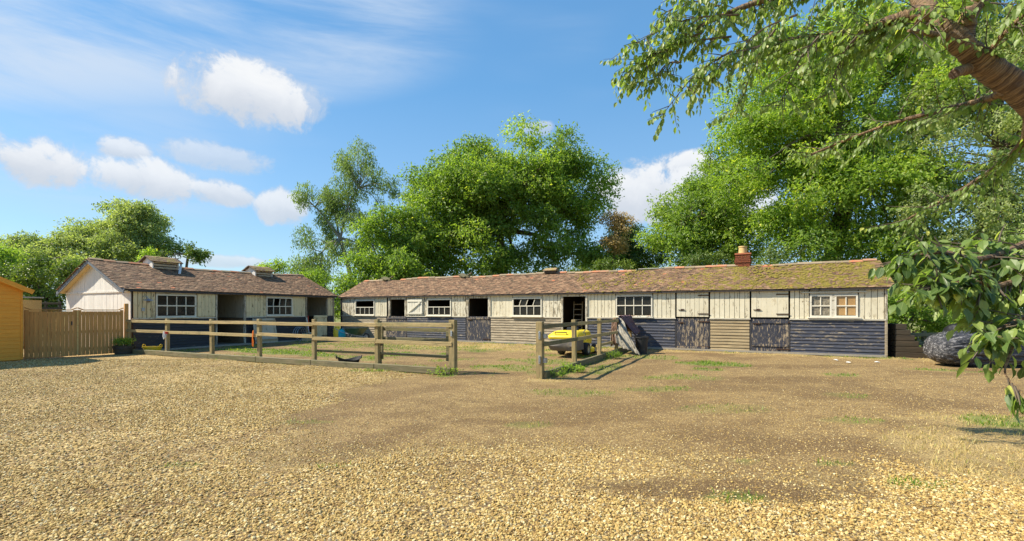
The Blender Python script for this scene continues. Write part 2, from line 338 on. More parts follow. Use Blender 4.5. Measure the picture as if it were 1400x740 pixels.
class MB:
    def __init__(s): s.v = []; s.f = []; s.al = []
    def add(s, vs, fs, al=None):
        b = len(s.v); s.v += [tuple(p) for p in vs]; s.f += [tuple(i+b for i in q) for q in fs]; s.al += list(al) if al is not None else [0]*len(vs)
    def box(s, c, d, M=None, taper=1.0):
        x, y, z = (q/2 for q in d); vs = []
        for sz in (-1, 1):
            k = taper if sz > 0 else 1
            for sx_, sy_ in ((-1, -1), (1, -1), (1, 1), (-1, 1)):
                p = Vector((sx_*x*k, sy_*y*k, sz*z)); p = (M @ p if M else p) + Vector(c); vs.append(p)
        s.add(vs, [(0, 3, 2, 1), (4, 5, 6, 7), (0, 1, 5, 4), (1, 2, 6, 5), (2, 3, 7, 6), (3, 0, 4, 7)])
    def bar(s, a, b_, w_, h_):
        a = Vector(a); b_ = Vector(b_); d = b_-a; L = d.length; q = d.to_track_quat('X', 'Z').to_matrix()
        s.box((a+b_)/2, (L, w_, h_), q)
    def tube(s, pts, rad, n=8, cap=True):
        pts = [Vector(p) for p in pts]; rad = rad if hasattr(rad, '__len__') else [rad]*len(pts); vs = []; al = []; L = 0; up = None
        for i, p in enumerate(pts):
            d = (pts[min(i+1, len(pts)-1)]-pts[max(i-1, 0)])
            d = d.normalized() if d.length > 1e-9 else Vector((0, 0, 1))
            if up is None: up = d.orthogonal().normalized()
            up = (up-d*up.dot(d)); up = up.normalized() if up.length > 1e-6 else d.orthogonal().normalized()
            r2 = d.cross(up)
            if i: L += (p-pts[i-1]).length
            for k in range(n):
                a = 2*PI*k/n; vs.append(p+(up*math.cos(a)+r2*math.sin(a))*rad[i]); al.append(L)
        fs = [(i*n+k, i*n+(k+1) % n, (i+1)*n+(k+1) % n, (i+1)*n+k) for i in range(len(pts)-1) for k in range(n)]
        if cap: fs += [tuple(range(n-1, -1, -1)), tuple((len(pts)-1)*n+k for k in range(n))]
        s.add(vs, fs, al)
    def lathe(s, prof, n=20, c=(0, 0, 0), M=None, a0=0, a1=2*PI):
        vs = []
        full = abs(a1-a0-2*PI) < 1e-6; nn = n if full else n+1
        for (r, z) in prof:
            for k in range(nn):
                a = a0+(a1-a0)*k/n; p = Vector((r*math.cos(a), r*math.sin(a), z)); p = (M @ p if M else p)+Vector(c); vs.append(p)
        fs = [(i*nn+k, i*nn+(k+1) % nn, (i+1)*nn+(k+1) % nn, (i+1)*nn+k) for i in range(len(prof)-1) for k in range(n)]
        s.add(vs, fs)
    def build(s, name, mt, parent=None, smooth=False, bevel=0, loc=None):
        me = bpy.data.meshes.new(name); me.from_pydata(s.v, [], s.f); me.materials.append(MATS[mt])
        if any(s.al): a = me.attributes.new('along', 'FLOAT', 'POINT'); a.data.foreach_set('value', s.al)
        if bevel:
            bm = bmesh.new(); bm.from_mesh(me); bmesh.ops.bevel(bm, geom=bm.edges[:], offset=bevel, segments=1, affect='EDGES'); bm.to_mesh(me); bm.free()
        if smooth:
            me.polygons.foreach_set('use_smooth', [True]*len(me.polygons))
            try: me.set_sharp_from_angle(angle=R(38))
            except Exception: pass
        o = link(name, me, parent)
        if loc: o.location = loc
        return o
BOX = {}
def bd(name, parent, c, d, mt, rot=(0, 0, 0), bevel=.003):
    """one plank, post or rail: a chamfered box object; alike pieces share their mesh"""
    key = (round(d[0], 2), round(d[1], 3), round(d[2], 2), mt)
    if key not in BOX:
        q = MB(); q.box((0, 0, 0), (key[0], key[1], key[2])); o = q.build('piece', mt, None, bevel=min(bevel, min(key[:3])*.3) if bevel else 0)
        BOX[key] = o.data; bpy.data.objects.remove(o)
    o = link(name, BOX[key], parent); o.location = c; o.rotation_euler = rot; return o
def at(px, py, D): return Vector(((px-700)/F*D, D, EYE+(HZ-py)/F*D))
def gp(px, py):
    D = EYE*F/(py-HZ); return Vector(((px-700)/F*D, D, 0))
J = random.uniform

# ------------------------------------------------------------------ ground
MX = Vector((.891, -.454, 0)); MN = Vector((.454, .891, 0))     # along the long stable / away from the camera
PLm = Vector((-10.1, 27.0, 0)); A0 = Vector((-14.55, 17.4, 0))
FA = Vector((-14.45, 17.1, 0)); FB = Vector((-1.47, 11.4, 0)); RA = Vector((.66, 10.65, 0))
def gz(x, y):
    near = sst(np.asarray(y, float), 40, 25)*sst(np.abs(x), 45, 25)
    return near*((fbm(np.asarray(x)*.5, np.asarray(y)*.5, o=3)-.5)*.07 + (fbm(np.asarray(x)*2.2+5, np.asarray(y)*2.2, o=3)-.5)*.028*sst(np.asarray(y, float), 22, 12))
def blob(x, y, c, r, ang=0, ns=.9, sc=2.2):
    ca, sa = math.cos(ang), math.sin(ang); dx = x-c[0]; dy = y-c[1]
    u = (dx*ca+dy*sa)/r[0]; v = (-dx*sa+dy*ca)/r[1]
    return sst(1-(u*u+v*v)+(fbm(x*sc+c[0], y*sc, o=4)-.5)*2*ns, 0, .55)
def side(x, y, p, d): return (x-p[0])*d[1]-(y-p[1])*d[0]      # >0 right of the line p->p+d
def gravel_mask(x, y):
    n = (fbm(x*.5+3, y*.5+8, o=4)-.5)
    # big pale drive on the left: left of a line from (-2.9,12) to (-3.9,8.5), then a soft edge running left and near
    a = sst(side(x, y, (-3.0, 12.0), (-.30, -1.0)) + n*2.2, -.35, .25)*sst(y, 6.4, 8.0)
    # the near band of gravel across the whole foreground
    edge = 5.3+.10*np.abs(x+.5)*(x < 0)-.12*np.clip(x, 0, 9)
    f = sst(edge-y+n*2.6, -.9, .9)
    l = sst(-x-3.2+n*3.0-.15*(9-y), -.7, .5)*sst(y, 3, 3.5)
    m_ = np.maximum(np.maximum(a, f*.95), l)
    m_ *= 1-sst(-side(x, y, FA, (FB-FA)), .0, .35)*(x < FB.x+.1)     # none behind the fence
    m_ *= 1-.65*blob(x, y, (-.6, 7.3), (2.2, 1.1), .3)
    m_ *= 1-.5*blob(x, y, (-1.9, 5.6), (.8, 1.6), -.5)
    m_ *= 1-.55*blob(x, y, (1.7, 4.05), (1.5, .28), -.1)
    return np.clip(m_, 0, 1)*sst(x, 13, 11)
def grass_mask(x, y):
    g = np.zeros_like(x)
    inner = sst(-side(x, y, FA, (FB-FA)), .1, .5)
    for c, r, k in (((-9.0, 17.4), (3.6, .8), 1.5), ((-5.8, 15.6), (1.6, .5), .55), ((-5, 20), (6, 1.2), .4), ((5.9, 13.6), (1.2, .7), 1.6), ((5.3, 12.3), (.5, .25), 1), ((4.6, 15.6), (1.2, .7), .6), ((2.6, 12.6), (.4, 1.6), .75),
                    ((-3.7, 11.9), (.8, .22), .9), ((-1.7, 11.1), (.4, .25), .8), ((7.2, 6.5), (.75, .55), 1), ((3.85, 4.15), (.42, .22), 1), ((1.85, 3.82), (.3, .13), .85),
                    ((2.45, 4.8), (.2, .1), .9), ((3.35, 4.75), (.22, .08), .9), ((8.1, 11.3), (.5, .3), .6), ((1.2, 8.9), (1.0, .5), .42), ((3.0, 9.3), (.8, .4), .5), ((3.4, 7.4), (.9, .4), .3), ((6.3, 8.6), (.5, .3), .4), ((0.2, 6.4), (.4, .2), .5), ((4.9, 6.6), (.5, .2), .5), ((-3.4, 4.7), (.25, .1), .5), ((-1.75, 4.6), (.25, .1), .6), ((-2.9, 6.5), (.4, .12), .5), ((4.0, 10.8), (1.2, .5), .5),
                    ((16.5, 22), (7, 4), 1), ((19, 16.5), (4.5, 2.5), .5), ((11.5, 12.1), (1.2, .25), .8)):
        g = np.maximum(g, k*blob(x, y, c, r, -.45 if c[1] > 12 else 0, .55, 2.3))
    yard = inner*sst(side(x, y, (.66, 10.65), (.454, .891)), .3, -.3)*(y < 26)
    fd = np.abs(side(x, y, FA, (FB-FA)))/14.17; g = np.maximum(g, .75*sst(fd, .34, .1)*(x > FA.x)*(x < FB.x)*sst(fbm(x*1.4+4, y*1.4), .50, .62))
    fd = np.abs(side(x, y, RA, MN)); g = np.maximum(g, .9*sst(fd, .55, .15)*(y > 10.9)*(y < 18)*sst(fbm(x*2+1, y*2), .40, .55))
    dw = np.abs((x-PLm.x)*MN.x+(y-PLm.y)*MN.y+.30); g = np.maximum(g, .8*sst(dw, .4, .1)*(x > -9)*(x < 13)*sst(fbm(x*1.7+7, y*1.7), .50, .62))
    g = np.maximum(g, yard*.75*sst(fbm(x*1.3, y*1.3, o=4), .54, .66))
    out = np.maximum(sst(np.abs(x+1), 26, 30), sst(y, 30, 33))
    return np.clip(np.maximum(g, out), 0, 1)
def straw_mask(x, y):
    s = blob(x, y, (5.2, 5.05), (1.15, 1.25), 0, .5); s = np.maximum(s, .8*blob(x, y, (6.9, 6.0), (1.8, 1.2)))
    s = np.maximum(s, .8*blob(x, y, (.75, 10.35), (.55, .3), 0, .4))
    dw = np.abs((x-PLm.x)*MN.x+(y-PLm.y)*MN.y+.55); s = np.maximum(s, .85*sst(dw, .75, .2)*(x > -9)*(x < 14)*sst(fbm(x*2, y*2), .3, .5))
    s = np.maximum(s, .65*blob(x, y, (-1, 19.5), (6, 1.6), -.45, .6)); return np.clip(s, 0, 1)
def damp_mask(x, y):
    d = np.maximum(blob(x, y, (7.3, 12.9), (2.0, .6)), blob(x, y, (6.0, 10.3), (1.6, .55)))
    d = np.maximum(d, .8*blob(x, y, (4.5, 9.3), (2.4, .5), 0, .8)); d = np.maximum(d, .7*blob(x, y, (2.0, 7.6), (2.0, .5), .2, .8))
    d = np.maximum(d, .9*blob(x, y, (-3.1, 6.1), (.30, 1.9), -.5, .8)); d = np.maximum(d, .8*blob(x, y, (-4.3, 4.6), (1.3, .25), .3, .8)); d = np.maximum(d, blob(x, y, (-2.5, 8.0), (.35, 2.4), -.55, .5)*.7)
    d = np.maximum(d, .9*blob(x, y, (1.7, 4.05), (1.2, .25), 0, .8)); d = np.maximum(d, .8*blob(x, y, (3.2, 3.9), (1.2, .3), 0, .9)); d = np.maximum(d, .8*blob(x, y, (-1.6, 5.7), (.35, 1.0), -.6, .7))
    d = np.maximum(d, .9*blob(x, y, (-8.9, 18.7), (4.5, .5), -.45, .5)); d = np.maximum(d, .6*blob(x, y, (3.6, 12.2), (2.2, .6), .9, .6))
    return np.clip(np.maximum(d, .85*sst(fbm(x*.7+9, y*1.3+4, o=5), .50, .66)), 0, 1)
gx = np.concatenate([[-600, -250, -100, -50, -32, -24], np.arange(-19, 16, .13), [17, 19, 22, 26, 32, 50, 100, 250, 600]])
gy = np.concatenate([[-300, -60, -15, -4, 0], np.arange(1.5, 9, .09), np.arange(9, 28, .14), [29, 31, 34, 40, 50, 80, 150, 400, 900]])
X, Y = np.meshgrid(gx, gy); x = X.ravel(); y = Y.ravel()
nx, ny = len(gx), len(gy); ii = (np.arange(ny-1)[:, None]*nx+np.arange(nx-1)[None, :]).ravel()
gm = gravel_mask(x, y)
me = npmesh('ground', np.stack([x, y, gz(x, y)], 1), np.stack([ii, ii+1, ii+1+nx, ii+nx], 1), 'ground_soil',
            {'gravel': gm, 'grass': grass_mask(x, y), 'damp': damp_mask(x, y), 'straw': straw_mask(x, y)}, True)
tag(link('ground', me), kind='structure')

# ---- loose pebbles: points + instanced stones (one uncountable mass)
def stone_mesh(i):
    bm = bmesh.new(); bmesh.ops.create_icosphere(bm, subdivisions=1, radius=1)
    for v in bm.verts: v.co *= J(.72, 1.15)
    for v in bm.verts: v.co = Vector((v.co.x*1.25, v.co.y*.85, v.co.z*.5))
    me = bpy.data.meshes.new('pebble_shape'); bm.to_mesh(me); bm.free(); me.materials.append(MATS['pebble']); return me
def scatter_obj(name, P, rot, sc, shapes, kind='stuff'):
    me = bpy.data.meshes.new(name); me.vertices.add(len(P)); me.vertices.foreach_set('co', P.astype(np.float32).ravel())
    for an, typ, av in (('rot', 'FLOAT_VECTOR', rot), ('sc', 'FLOAT', sc), ('idx', 'INT', RNG.integers(0, len(shapes), len(P)))):
        a = me.attributes.new(an, typ, 'POINT'); a.data.foreach_set('vector' if typ == 'FLOAT_VECTOR' else 'value', np.asarray(av, np.int32 if typ == 'INT' else np.float32).ravel())
    ob = link(name, me)
    g = bpy.data.node_groups.new(name, 'GeometryNodeTree'); g.interface.new_socket('Geometry', in_out='INPUT', socket_type='NodeSocketGeometry'); g.interface.new_socket('Geometry', in_out='OUTPUT', socket_type='NodeSocketGeometry')
    q = NT(g); gi = q.n('NodeGroupInput'); go = q.n('NodeGroupOutput'); join = q.n('GeometryNodeJoinGeometry')
    rt = q.n('GeometryNodeInputNamedAttribute', {'Name': 'rot'}, data_type='FLOAT_VECTOR').outputs[0]; scn = q.n('GeometryNodeInputNamedAttribute', {'Name': 'sc'}, data_type='FLOAT').outputs[0]
    ix = q.n('GeometryNodeInputNamedAttribute', {'Name': 'idx'}, data_type='INT').outputs[0]
    for k, sh in enumerate(shapes):
        tmp = bpy.data.objects.new('shape', sh)   # never linked to the scene
        oi = q.n('GeometryNodeObjectInfo'); oi.inputs['Object'].default_value = tmp
        cmp_ = q.n('FunctionNodeCompare', data_type='INT', operation='EQUAL'); q.l.new(ix, cmp_.inputs[2]); cmp_.inputs[3].default_value = k
        ip = q.n('GeometryNodeInstanceOnPoints', {'Points': gi.outputs[0], 'Selection': cmp_.outputs[0], 'Instance': oi.outputs['Geometry'], 'Rotation': rt, 'Scale': scn})
        q.l.new(ip.outputs[0], join.inputs[0])
    q.l.new(join.outputs[0], go.inputs[0]); md = ob.modifiers.new('scatter', 'NODES'); md.node_group = g
    return tag(ob, kind=kind)
def wedge(n, y0, y1, pw=1.0):
    """random ground points in the yard, thinning with distance"""
    u = RNG.random(n); yy = y0+(y1-y0)*u**pw; xx = (RNG.random(n)*2-1)*(1.16*yy+.8); return xx, yy
xx, yy = wedge(540000, 2.6, 15, 1.15)
g_ = gravel_mask(xx, yy); n1 = fbm(xx*1.7, yy*1.7, o=4)
keep = RNG.random(len(xx)) < np.clip(np.maximum(g_*(.35+.65*sst(n1, .34, .52)), .10*sst(yy, 15, 7)*1.0+.10), 0, 1)*(1-.75*straw_mask(xx, yy))
keep &= ~((side(xx, yy, A0+MN*-3, MN) < .2) & (xx < -12))
xx, yy = xx[keep], yy[keep]; g_ = g_[keep]
sc = (.0048+.0115*RNG.random(len(xx))**2.3)*(.65+.45*g_)*np.clip(.95+yy*.012, 1, 1.12)
P = np.stack([xx, yy, gz(xx, yy)+sc*.22], 1)
rot = np.stack([RNG.normal(0, .45, len(xx)), RNG.normal(0, .45, len(xx)), RNG.random(len(xx))*6.28], 1)
scatter_obj('loose_gravel', P, rot, sc, [stone_mesh(i) for i in range(6)])

# ---- grass blades
def blades(name, n, fn, mt, h=(.04, .09), y0=3, y1=27, pw=.85, wd=.0035, minm=.08):
    xx, yy = wedge(n, y0, y1, pw); mk = fn(xx, yy); clump = sst(fbm(xx*6, yy*6, o=2), .35, .6)
    k = (RNG.random(n) < mk*clump) & (mk > minm)
    # not inside the buildings
    dm = (xx-PLm.x)*MN.x+(yy-PLm.y)*MN.y; sm = (xx-PLm.x)*MX.x+(yy-PLm.y)*MX.y
    k &= ~((dm > -.05) & (dm < 4.1) & (sm > -.1) & (sm < 25.7))
    k &= ~((side(xx, yy, A0, MN) < .1) & (side(xx, yy, A0, MN) > -5.7) & ((xx-A0.x)*MN.x+(yy-A0.y)*MN.y > -.1) & ((xx-A0.x)*MN.x+(yy-A0.y)*MN.y < 9.7))
    xx, yy, mk = xx[k], yy[k], mk[k]; m_ = len(xx); a = RNG.random(m_)*6.28; hh = (h[0]+(h[1]-h[0])*RNG.random(m_)**1.5)*(.5+.6*mk)
    w_ = wd*(1+yy*.16)*(.7+.6*RNG.random(m_)); lean = hh*(.2+.7*RNG.random(m_)); b_ = RNG.random(m_)*6.28; z = gz(xx, yy)-.004
    c, s = np.cos(a)*w_, np.sin(a)*w_; lx, ly = np.cos(b_)*lean, np.sin(b_)*lean
    V = np.stack([np.stack([xx-c, yy-s, z], 1), np.stack([xx+c, yy+s, z], 1), np.stack([xx+c*.7+lx*.35, yy+s*.7+ly*.35, z+hh*.62], 1), np.stack([xx-c*.7+lx*.35, yy-s*.7+ly*.35, z+hh*.62], 1), np.stack([xx+lx, yy+ly, z+hh], 1)], 1).reshape(-1, 3)
    i5 = np.arange(m_)*5; Fc = np.concatenate([np.stack([i5, i5+1, i5+2], 1), np.stack([i5, i5+2, i5+3], 1), np.stack([i5+3, i5+2, i5+4], 1)])
    return tag(link(name, npmesh(name, V, Fc, mt, {'rnd': np.repeat(RNG.random(m_), 5)})), kind='stuff')
blades('green_grass', 380000, grass_mask, 'grass_green', (.025, .085), wd=.0026)
blades('dry_grass', 330000, straw_mask, 'grass_dry', (.02, .07), y1=24, wd=.002)

# ------------------------------------------------------------------ shared building pieces
def planks_v(parent, s0, s1, z0, z1, mt, w_=.155, y=0, name='board', th=.022):
    n = max(1, round((s1-s0)/w_)); ww = (s1-s0)/n
    for i in range(n):
        bd(name, parent, (s0+ww*(i+.5), y-J(0, .008), (z0+z1)/2+J(-.004, .004)), (ww-.013, th, z1-z0), mt, (0, J(-.005, .005), 0))
def planks_h(parent, s0, s1, z0, z1, mt, n=10, y=0, name='weatherboard', brk=True):
    h = (z1-z0)/n
    for i in range(n):
        bd(name, parent, ((s0+s1)/2+J(-.004, .004), y-.012+J(-.004, .002), z0+h*(i+.5)), (s1-s0-.006, .024, h+.028), mt, (-R(13+J(-1.5, 1.5)), J(-.002, .002), 0))
def window(parent, s0, s1, z0, z1, cols, rows, rowz=None, glass='glass', skip=(), fr=.055, bar=.032, y=0, hang=None, mt='white_frame', sill=True):
    """frame > glazing bars, panes, sill"""
    q = MB(); th = .07
    q.box(((s0+s1)/2, y, z1-fr/2), (s1-s0, th, fr)); q.box(((s0+s1)/2, y, z0+fr/2), (s1-s0, th, fr))
    q.box((s0+fr/2, y, (z0+z1)/2), (fr, th-.006, z1-z0-2*fr)); q.box((s1-fr/2, y, (z0+z1)/2), (fr, th-.006, z1-z0-2*fr))
    wd = q.build('window', mt, parent)
    xs = [s0+fr+(s1-s0-2*fr)*i/cols for i in range(cols+1)]; zs = rowz or [z0+fr+(z1-z0-2*fr)*i/rows for i in range(rows+1)]
    for j in range(1, rows): bd('glazing_bar', wd, ((s0+s1)/2, y-.004, zs[j]), (s1-s0-2*fr, .045, bar*1.2), mt)
    for j in range(rows):
        if ('row', j) in skip: continue
        for i in range(1, cols):
            tilt = hang[j] if hang else 0
            bd('glazing_bar', wd, (xs[i], y, (zs[j]+zs[j+1])/2), (bar*.85, .038, zs[j+1]-zs[j]-bar*1.2), mt, (0, tilt, 0))
        for i in range(cols):
            if (i, j) in skip: continue
            bd('pane', wd, ((xs[i]+xs[i+1])/2, y+.008, (zs[j]+zs[j+1])/2), (xs[i+1]-xs[i]-bar*.85, .005, zs[j+1]-zs[j]-bar*1.2), glass, bevel=0)
    if sill: bd('sill', wd, ((s0+s1)/2, y-.05, z0-.022), (s1-s0+.08, .12, .04), mt)
    return wd
def door(parent, s0, s1, z0, z1, mt, n=7, y=-.012, name='stable_door', ledge=None, bolt=None, hinges=True, brace=False, hinge_right=True, ledges=()):
    """boarded leaf: the part is its ledge frame, its planks and ironwork are sub-parts"""
    q = MB()
    for lz in (z0+.12, z1-.12): q.box(((s0+s1)/2, y+.03, lz), (s1-s0-.04, .025, .11))
    dr = q.build(name, mt, parent); ww = (s1-s0-.02)/n
    for i in range(n):
        bd('plank', dr, (s0+.01+ww*(i+.5), y-J(0, .006), (z0+z1)/2), (ww-.006, .024, z1-z0-.02), mt, (0, J(-.002, .002), 0))
    for lz in ledges: bd('ledge', dr, ((s0+s1)/2, y-.03, lz), (s1-s0-.05, .024, .09), mt)
    if brace:
        L = math.hypot(s1-s0-.3, z1-z0-.35); bd('brace', dr, ((s0+s1)/2, y-.045, (z0+z1)/2), (L, .024, .09), mt, (0, -math.atan2(z1-z0-.35, s1-s0-.3), 0))
    if hinges:
        sg = -1 if hinge_right else 1; hx = s1 if hinge_right else s0
        for lz in (z0+.13, z1-.13): bd('hinge', dr, (hx+sg*.19, y-.034, lz), (.42, .008, .035), 'rust_iron')
    if bolt: bd('bolt', dr, (bolt[0], y-.035, bolt[1]), (.26, .02, .022), 'rust_iron'); bd('bolt_plate', dr, (bolt[0]+.03, y-.03, bolt[1]), (.12, .012, .07), 'rust_iron')
    return dr
def tiles(parent, x0, x1, half, z_e, z_r, mt, ov=.14, front=True, sag=None, back=True, hole=()):
    """clay tiles as separate little slabs joined into one part"""
    slope = math.hypot(half, z_r-z_e); run = half+ov; zlo = z_e-ov*(z_r-z_e)/half; L = math.hypot(run, z_r-zlo)
    cs, sn = run/L, (z_r-zlo)/L; g = .112; w_ = .168; rows = int(L/g); cols = int((x1-x0)/w_)
    for sgn in ((1,) if not back else (1, -1)):
        r, c = np.meshgrid(np.arange(rows), np.arange(-1, cols+1), indexing='ij'); r = r.ravel(); c = c.ravel()
        xc = x0+(c+.5+.5*(r % 2))*w_+RNG.normal(0, .003, len(r)); k = (xc > x0-.02) & (xc < x1+.02) & (RNG.random(len(r)) > .003); r, xc = r[k], xc[k]; n = len(r)
        u0 = r*g+RNG.normal(0, .005, n); u1 = np.minimum(u0+.21, L); lift = .017+RNG.random(n)*.007; tw = RNG.normal(0, .004, n); slip = (RNG.random(n) < .012)*RNG.random(n)*.06
        u0 = u0-slip; th = .009; hw = w_/2-.003; rr = np.clip(RNG.beta(2.2, 2.0, n)*.94+(RNG.random(n) < .012)*.4, 0, 1)
        V = []
        for (u, sx_, h0) in ((u0, -1, lift+tw), (u0, 1, lift-tw), (u1, 1, .002-tw), (u1, -1, .002+tw)):
            for dz in (0, th):
                px = xc+sx_*hw; yy_ = -ov+u*cs-(h0+dz)*sn; zz_ = zlo+u*sn+(h0+dz)*cs
                if sag: zz_ = zz_+sag(px)*(u/L)
                V.append(np.stack([px, yy_ if sgn > 0 else 2*half-yy_, zz_], 1))
        V = np.stack(V, 1).reshape(-1, 3); i8 = np.arange(n)*8
        q = lambda *a: np.stack([i8+t_ for t_ in a], 1)
        Fc = np.concatenate([q(1, 3, 5, 7), q(0, 2, 3, 1), q(2, 4, 5, 3), q(6, 0, 1, 7)])
        tag(link('roof_tiles', npmesh('roof_tiles', V, Fc, mt, {'rnd': np.repeat(rr, 8)}), parent), kind='stuff')
    q = MB()
    N = 24
    for i in range(N):
        xa, xb = x0+(x1-x0)*i/N, x0+(x1-x0)*(i+1)/N; sa, sb = (sag(xa), sag(xb)) if sag else (0, 0)
        P_ = []
        for xx_, ss in ((xa, sa), (xb, sb)):
            P_ += [(xx_, -ov, zlo), (xx_, half, z_r+ss), (xx_, 2*half+ov, zlo), (xx_, -ov, zlo-.03), (xx_, half, z_r+ss-.035), (xx_, 2*half+ov, zlo-.03)]
        fs = [(0, 6, 7, 1), (1, 7, 8, 2), (3, 4, 10, 9), (4, 5, 11, 10), (0, 3, 9, 6), (2, 8, 11, 5)]
        if i == 0: fs += [(0, 1, 4, 3), (1, 2, 5, 4)]
        if i == N-1: fs += [(6, 9, 10, 7), (7, 10, 11, 8)]
        q.add(P_, fs)
    q.build('roof', 'dark_inside', parent)
    # ridge tiles, one by one
    n = int((x1-x0)/.42); ang = math.atan2(z_r-zlo, run)
    q = MB(); wv = .13
    q.add([(-.215, -wv*math.cos(ang), -wv*math.sin(ang)), (.215, -wv*math.cos(ang), -wv*math.sin(ang)), (.215, 0, .012), (-.215, 0, .012), (-.215, wv*math.cos(ang), -wv*math.sin(ang)), (.215, wv*math.cos(ang), -wv*math.sin(ang)),
           (-.215, -wv*math.cos(ang), -wv*math.sin(ang)+.02), (.215, -wv*math.cos(ang), -wv*math.sin(ang)+.02), (.215, 0, .036), (-.215, 0, .036), (-.215, wv*math.cos(ang), -wv*math.sin(ang)+.02), (.215, wv*math.cos(ang), -wv*math.sin(ang)+.02)],
          [(6, 7, 8, 9), (9, 8, 11, 10), (0, 1, 7, 6), (4, 10, 11, 5), (0, 6, 9, 3), (3, 9, 10, 4), (1, 2, 8, 7), (2, 5, 11, 8)])
    o = q.build('ridge_tile', 'ridge_clay', None); rm = o.data; bpy.data.objects.remove(o)
    for i in range(n):
        xx_ = x0+(x1-x0)*(i+.5)/n
        if any(a <= xx_ <= b_ for a, b_ in hole): continue
        o = link('ridge_tile', rm, parent); o.location = (xx_, half, z_r+.045+(sag(xx_) if sag else 0)+J(-.006, .006)); o.rotation_euler = (J(-.03, .03), J(-.015, .015), J(-.02, .02)); o.scale.x = (x1-x0)/n/.43*.985
    return cs, sn, zlo
m, t, b, o = mat('ridge_clay'); oi = t.n('ShaderNodeObjectInfo').outputs['Random']; oc = t.n('ShaderNodeTexCoord').outputs['Object']
c = t.ramp(oi, [(0, (.20, .14, .09)), (.4, (.30, .22, .15)), (.62, (.46, .15, .07)), (.8, (.50, .17, .08)), (1, (.32, .27, .17))])
setb(t, b, Base_Color=t.mix(t.m('MULTIPLY', t.step(t.noise(oc, 14, 6, .7), .42, .6), .7), c, (.27, .23, .13)), Roughness=.9)
def moss_clumps(parent, n, xr, half, z_e, z_r, ov=.14, sag=None):
    L = math.hypot(half+ov, (z_r-z_e)*(1+ov/half)); cs = (half+ov)/L; sn = (z_r-z_e)*(1+ov/half)/L; zlo = z_e-ov*(z_r-z_e)/half; V = []; Fc = []
    xx_ = RNG.uniform(*xr, n*4); uu = RNG.uniform(0, L, n*4); k = fbm(xx_*1.6, uu*1.6, o=3)+.25*(xx_-xr[0])/(xr[1]-xr[0]) > .58; xx_, uu = xx_[k][:n], uu[k][:n]
    for a, u in zip(xx_, uu):
        b0 = len(V); r = J(.015, .05); h = r*J(.3, .6)
        for j in range(6):
            an = j*PI/3; V.append((a+r*math.cos(an)*1.2, -ov+(u+r*math.sin(an))*cs-.03*sn, zlo+(u+r*math.sin(an))*sn+.034*cs))
        V.append((a, -ov+u*cs-(.035+h)*sn, zlo+u*sn+(.035+h)*cs)); Fc += [(b0+j, b0+(j+1) % 6, b0+6) for j in range(6)]
    tag(link('moss', npmesh('moss', V, Fc, 'moss', None, True), parent), kind='stuff')

# ------------------------------------------------------------------ long stable
m, t, b, o = mat('tile_loose'); oc = t.n('ShaderNodeTexCoord').outputs['Object']
c = t.mix(t.step(t.noise(oc, 5, 5, .7), .35, .65), (.16, .10, .065), (.34, .23, .13)); c = t.mix(t.step(t.noise(oc, 9, 5), .5, .6), c, (.25, .21, .05)); setb(t, b, Base_Color=c, Roughness=.95)
ms = empty('stable', PLm, math.atan2(MX.y, MX.x), 'long low timber stable with mossy tiled roof, brick chimney and navy and cream boards', 'stable')
ZD, ZT = 1.27, 2.40; LEN = 25.54; DEP = 4.0; ZR = 3.45
NAT, BLU = 'natural_board', 'navy_board'
for s0, s1, mt in ((.02, 3.52, NAT), (4.92, 8.75, BLU), (10.15, 13.87, NAT), (15.07, 18.80, BLU), (20.05, 21.48, 'natural_brown'), (22.74, LEN, BLU)):
    planks_h(ms, s0+.03, s1-.03, .06, ZD-.02, mt, 10)
UB = [(0.03, 1.1, 'cream_worn'), (2.6, 3.52, 'cream_paint'), (4.92, 6.3, 'cream_worn'), (7.83, 8.75, 'cream_worn'), (10.15, 11.37, 'cream_paint'), (12.9, 13.87, 'cream_worn'), (15.07, 16.35, 'cream_paint'),
      (17.88, 18.8, 'cream_paint'), (20.05, 21.48, 'cream_paint'), (22.74, 23.37, 'cream_paint'), (24.77, LEN-.03, 'cream_paint')]
for s0, s1, mt in UB: planks_v(ms, s0+.02, s1-.02, ZD+.03, ZT, mt, J(.145, .175))
q = MB()
for s0, s1 in ((0, 3.52), (4.92, 8.75), (10.15, 13.87), (15.07, 18.8), (20.05, 21.48), (22.74, LEN)):
    q.box(((s0+s1)/2, -.035, ZD+.005), (s1-s0, .06, .045))
q.build('dado_rail', 'cream_trim', ms)
window(ms, 1.1, 2.6, ZD+.05, 2.19, 4, 2, [ZD+.105, 1.77, 2.135], skip=(('row', 1),), y=-.01)
window(ms, 6.3, 7.83, ZD+.05, 2.19, 4, 2, [ZD+.105, 1.77, 2.135], skip=(('row', 1),), y=-.01)
window(ms, 11.37, 12.9, ZD+.05, 2.19, 4, 2, [ZD+.105, 1.80, 2.135], skip=((0, 1), (2, 1)), hang=[0, .35], y=-.01)
w4 = window(ms, 16.35, 17.88, ZD+.06, 2.24, 4, 2, [ZD+.115, 1.80, 2.185], y=-.01, bar=.034)
window(ms, 23.37, 24.02, ZD+.09, 2.15, 2, 2, glass='dirty_glass', y=-.015, sill=False); window(ms, 24.10, 24.77, ZD+.09, 2.15, 2, 2, glass='tan_glass', y=-.015, sill=False)
bd('sill', ms, (24.07, -.06, ZD+.065), (1.55, .11, .04), 'white_frame'); bd('lintel', ms, (24.05, -.045, 2.24), (1.9, .05, .05), 'cream_trim')
bd('mullion', ms, (24.06, -.02, 1.73), (.085, .05, .84), 'cream_trim'); bd('curtain', ms, (24.43, .045, 1.75), (.6, .02, .75), 'curtain_tan')
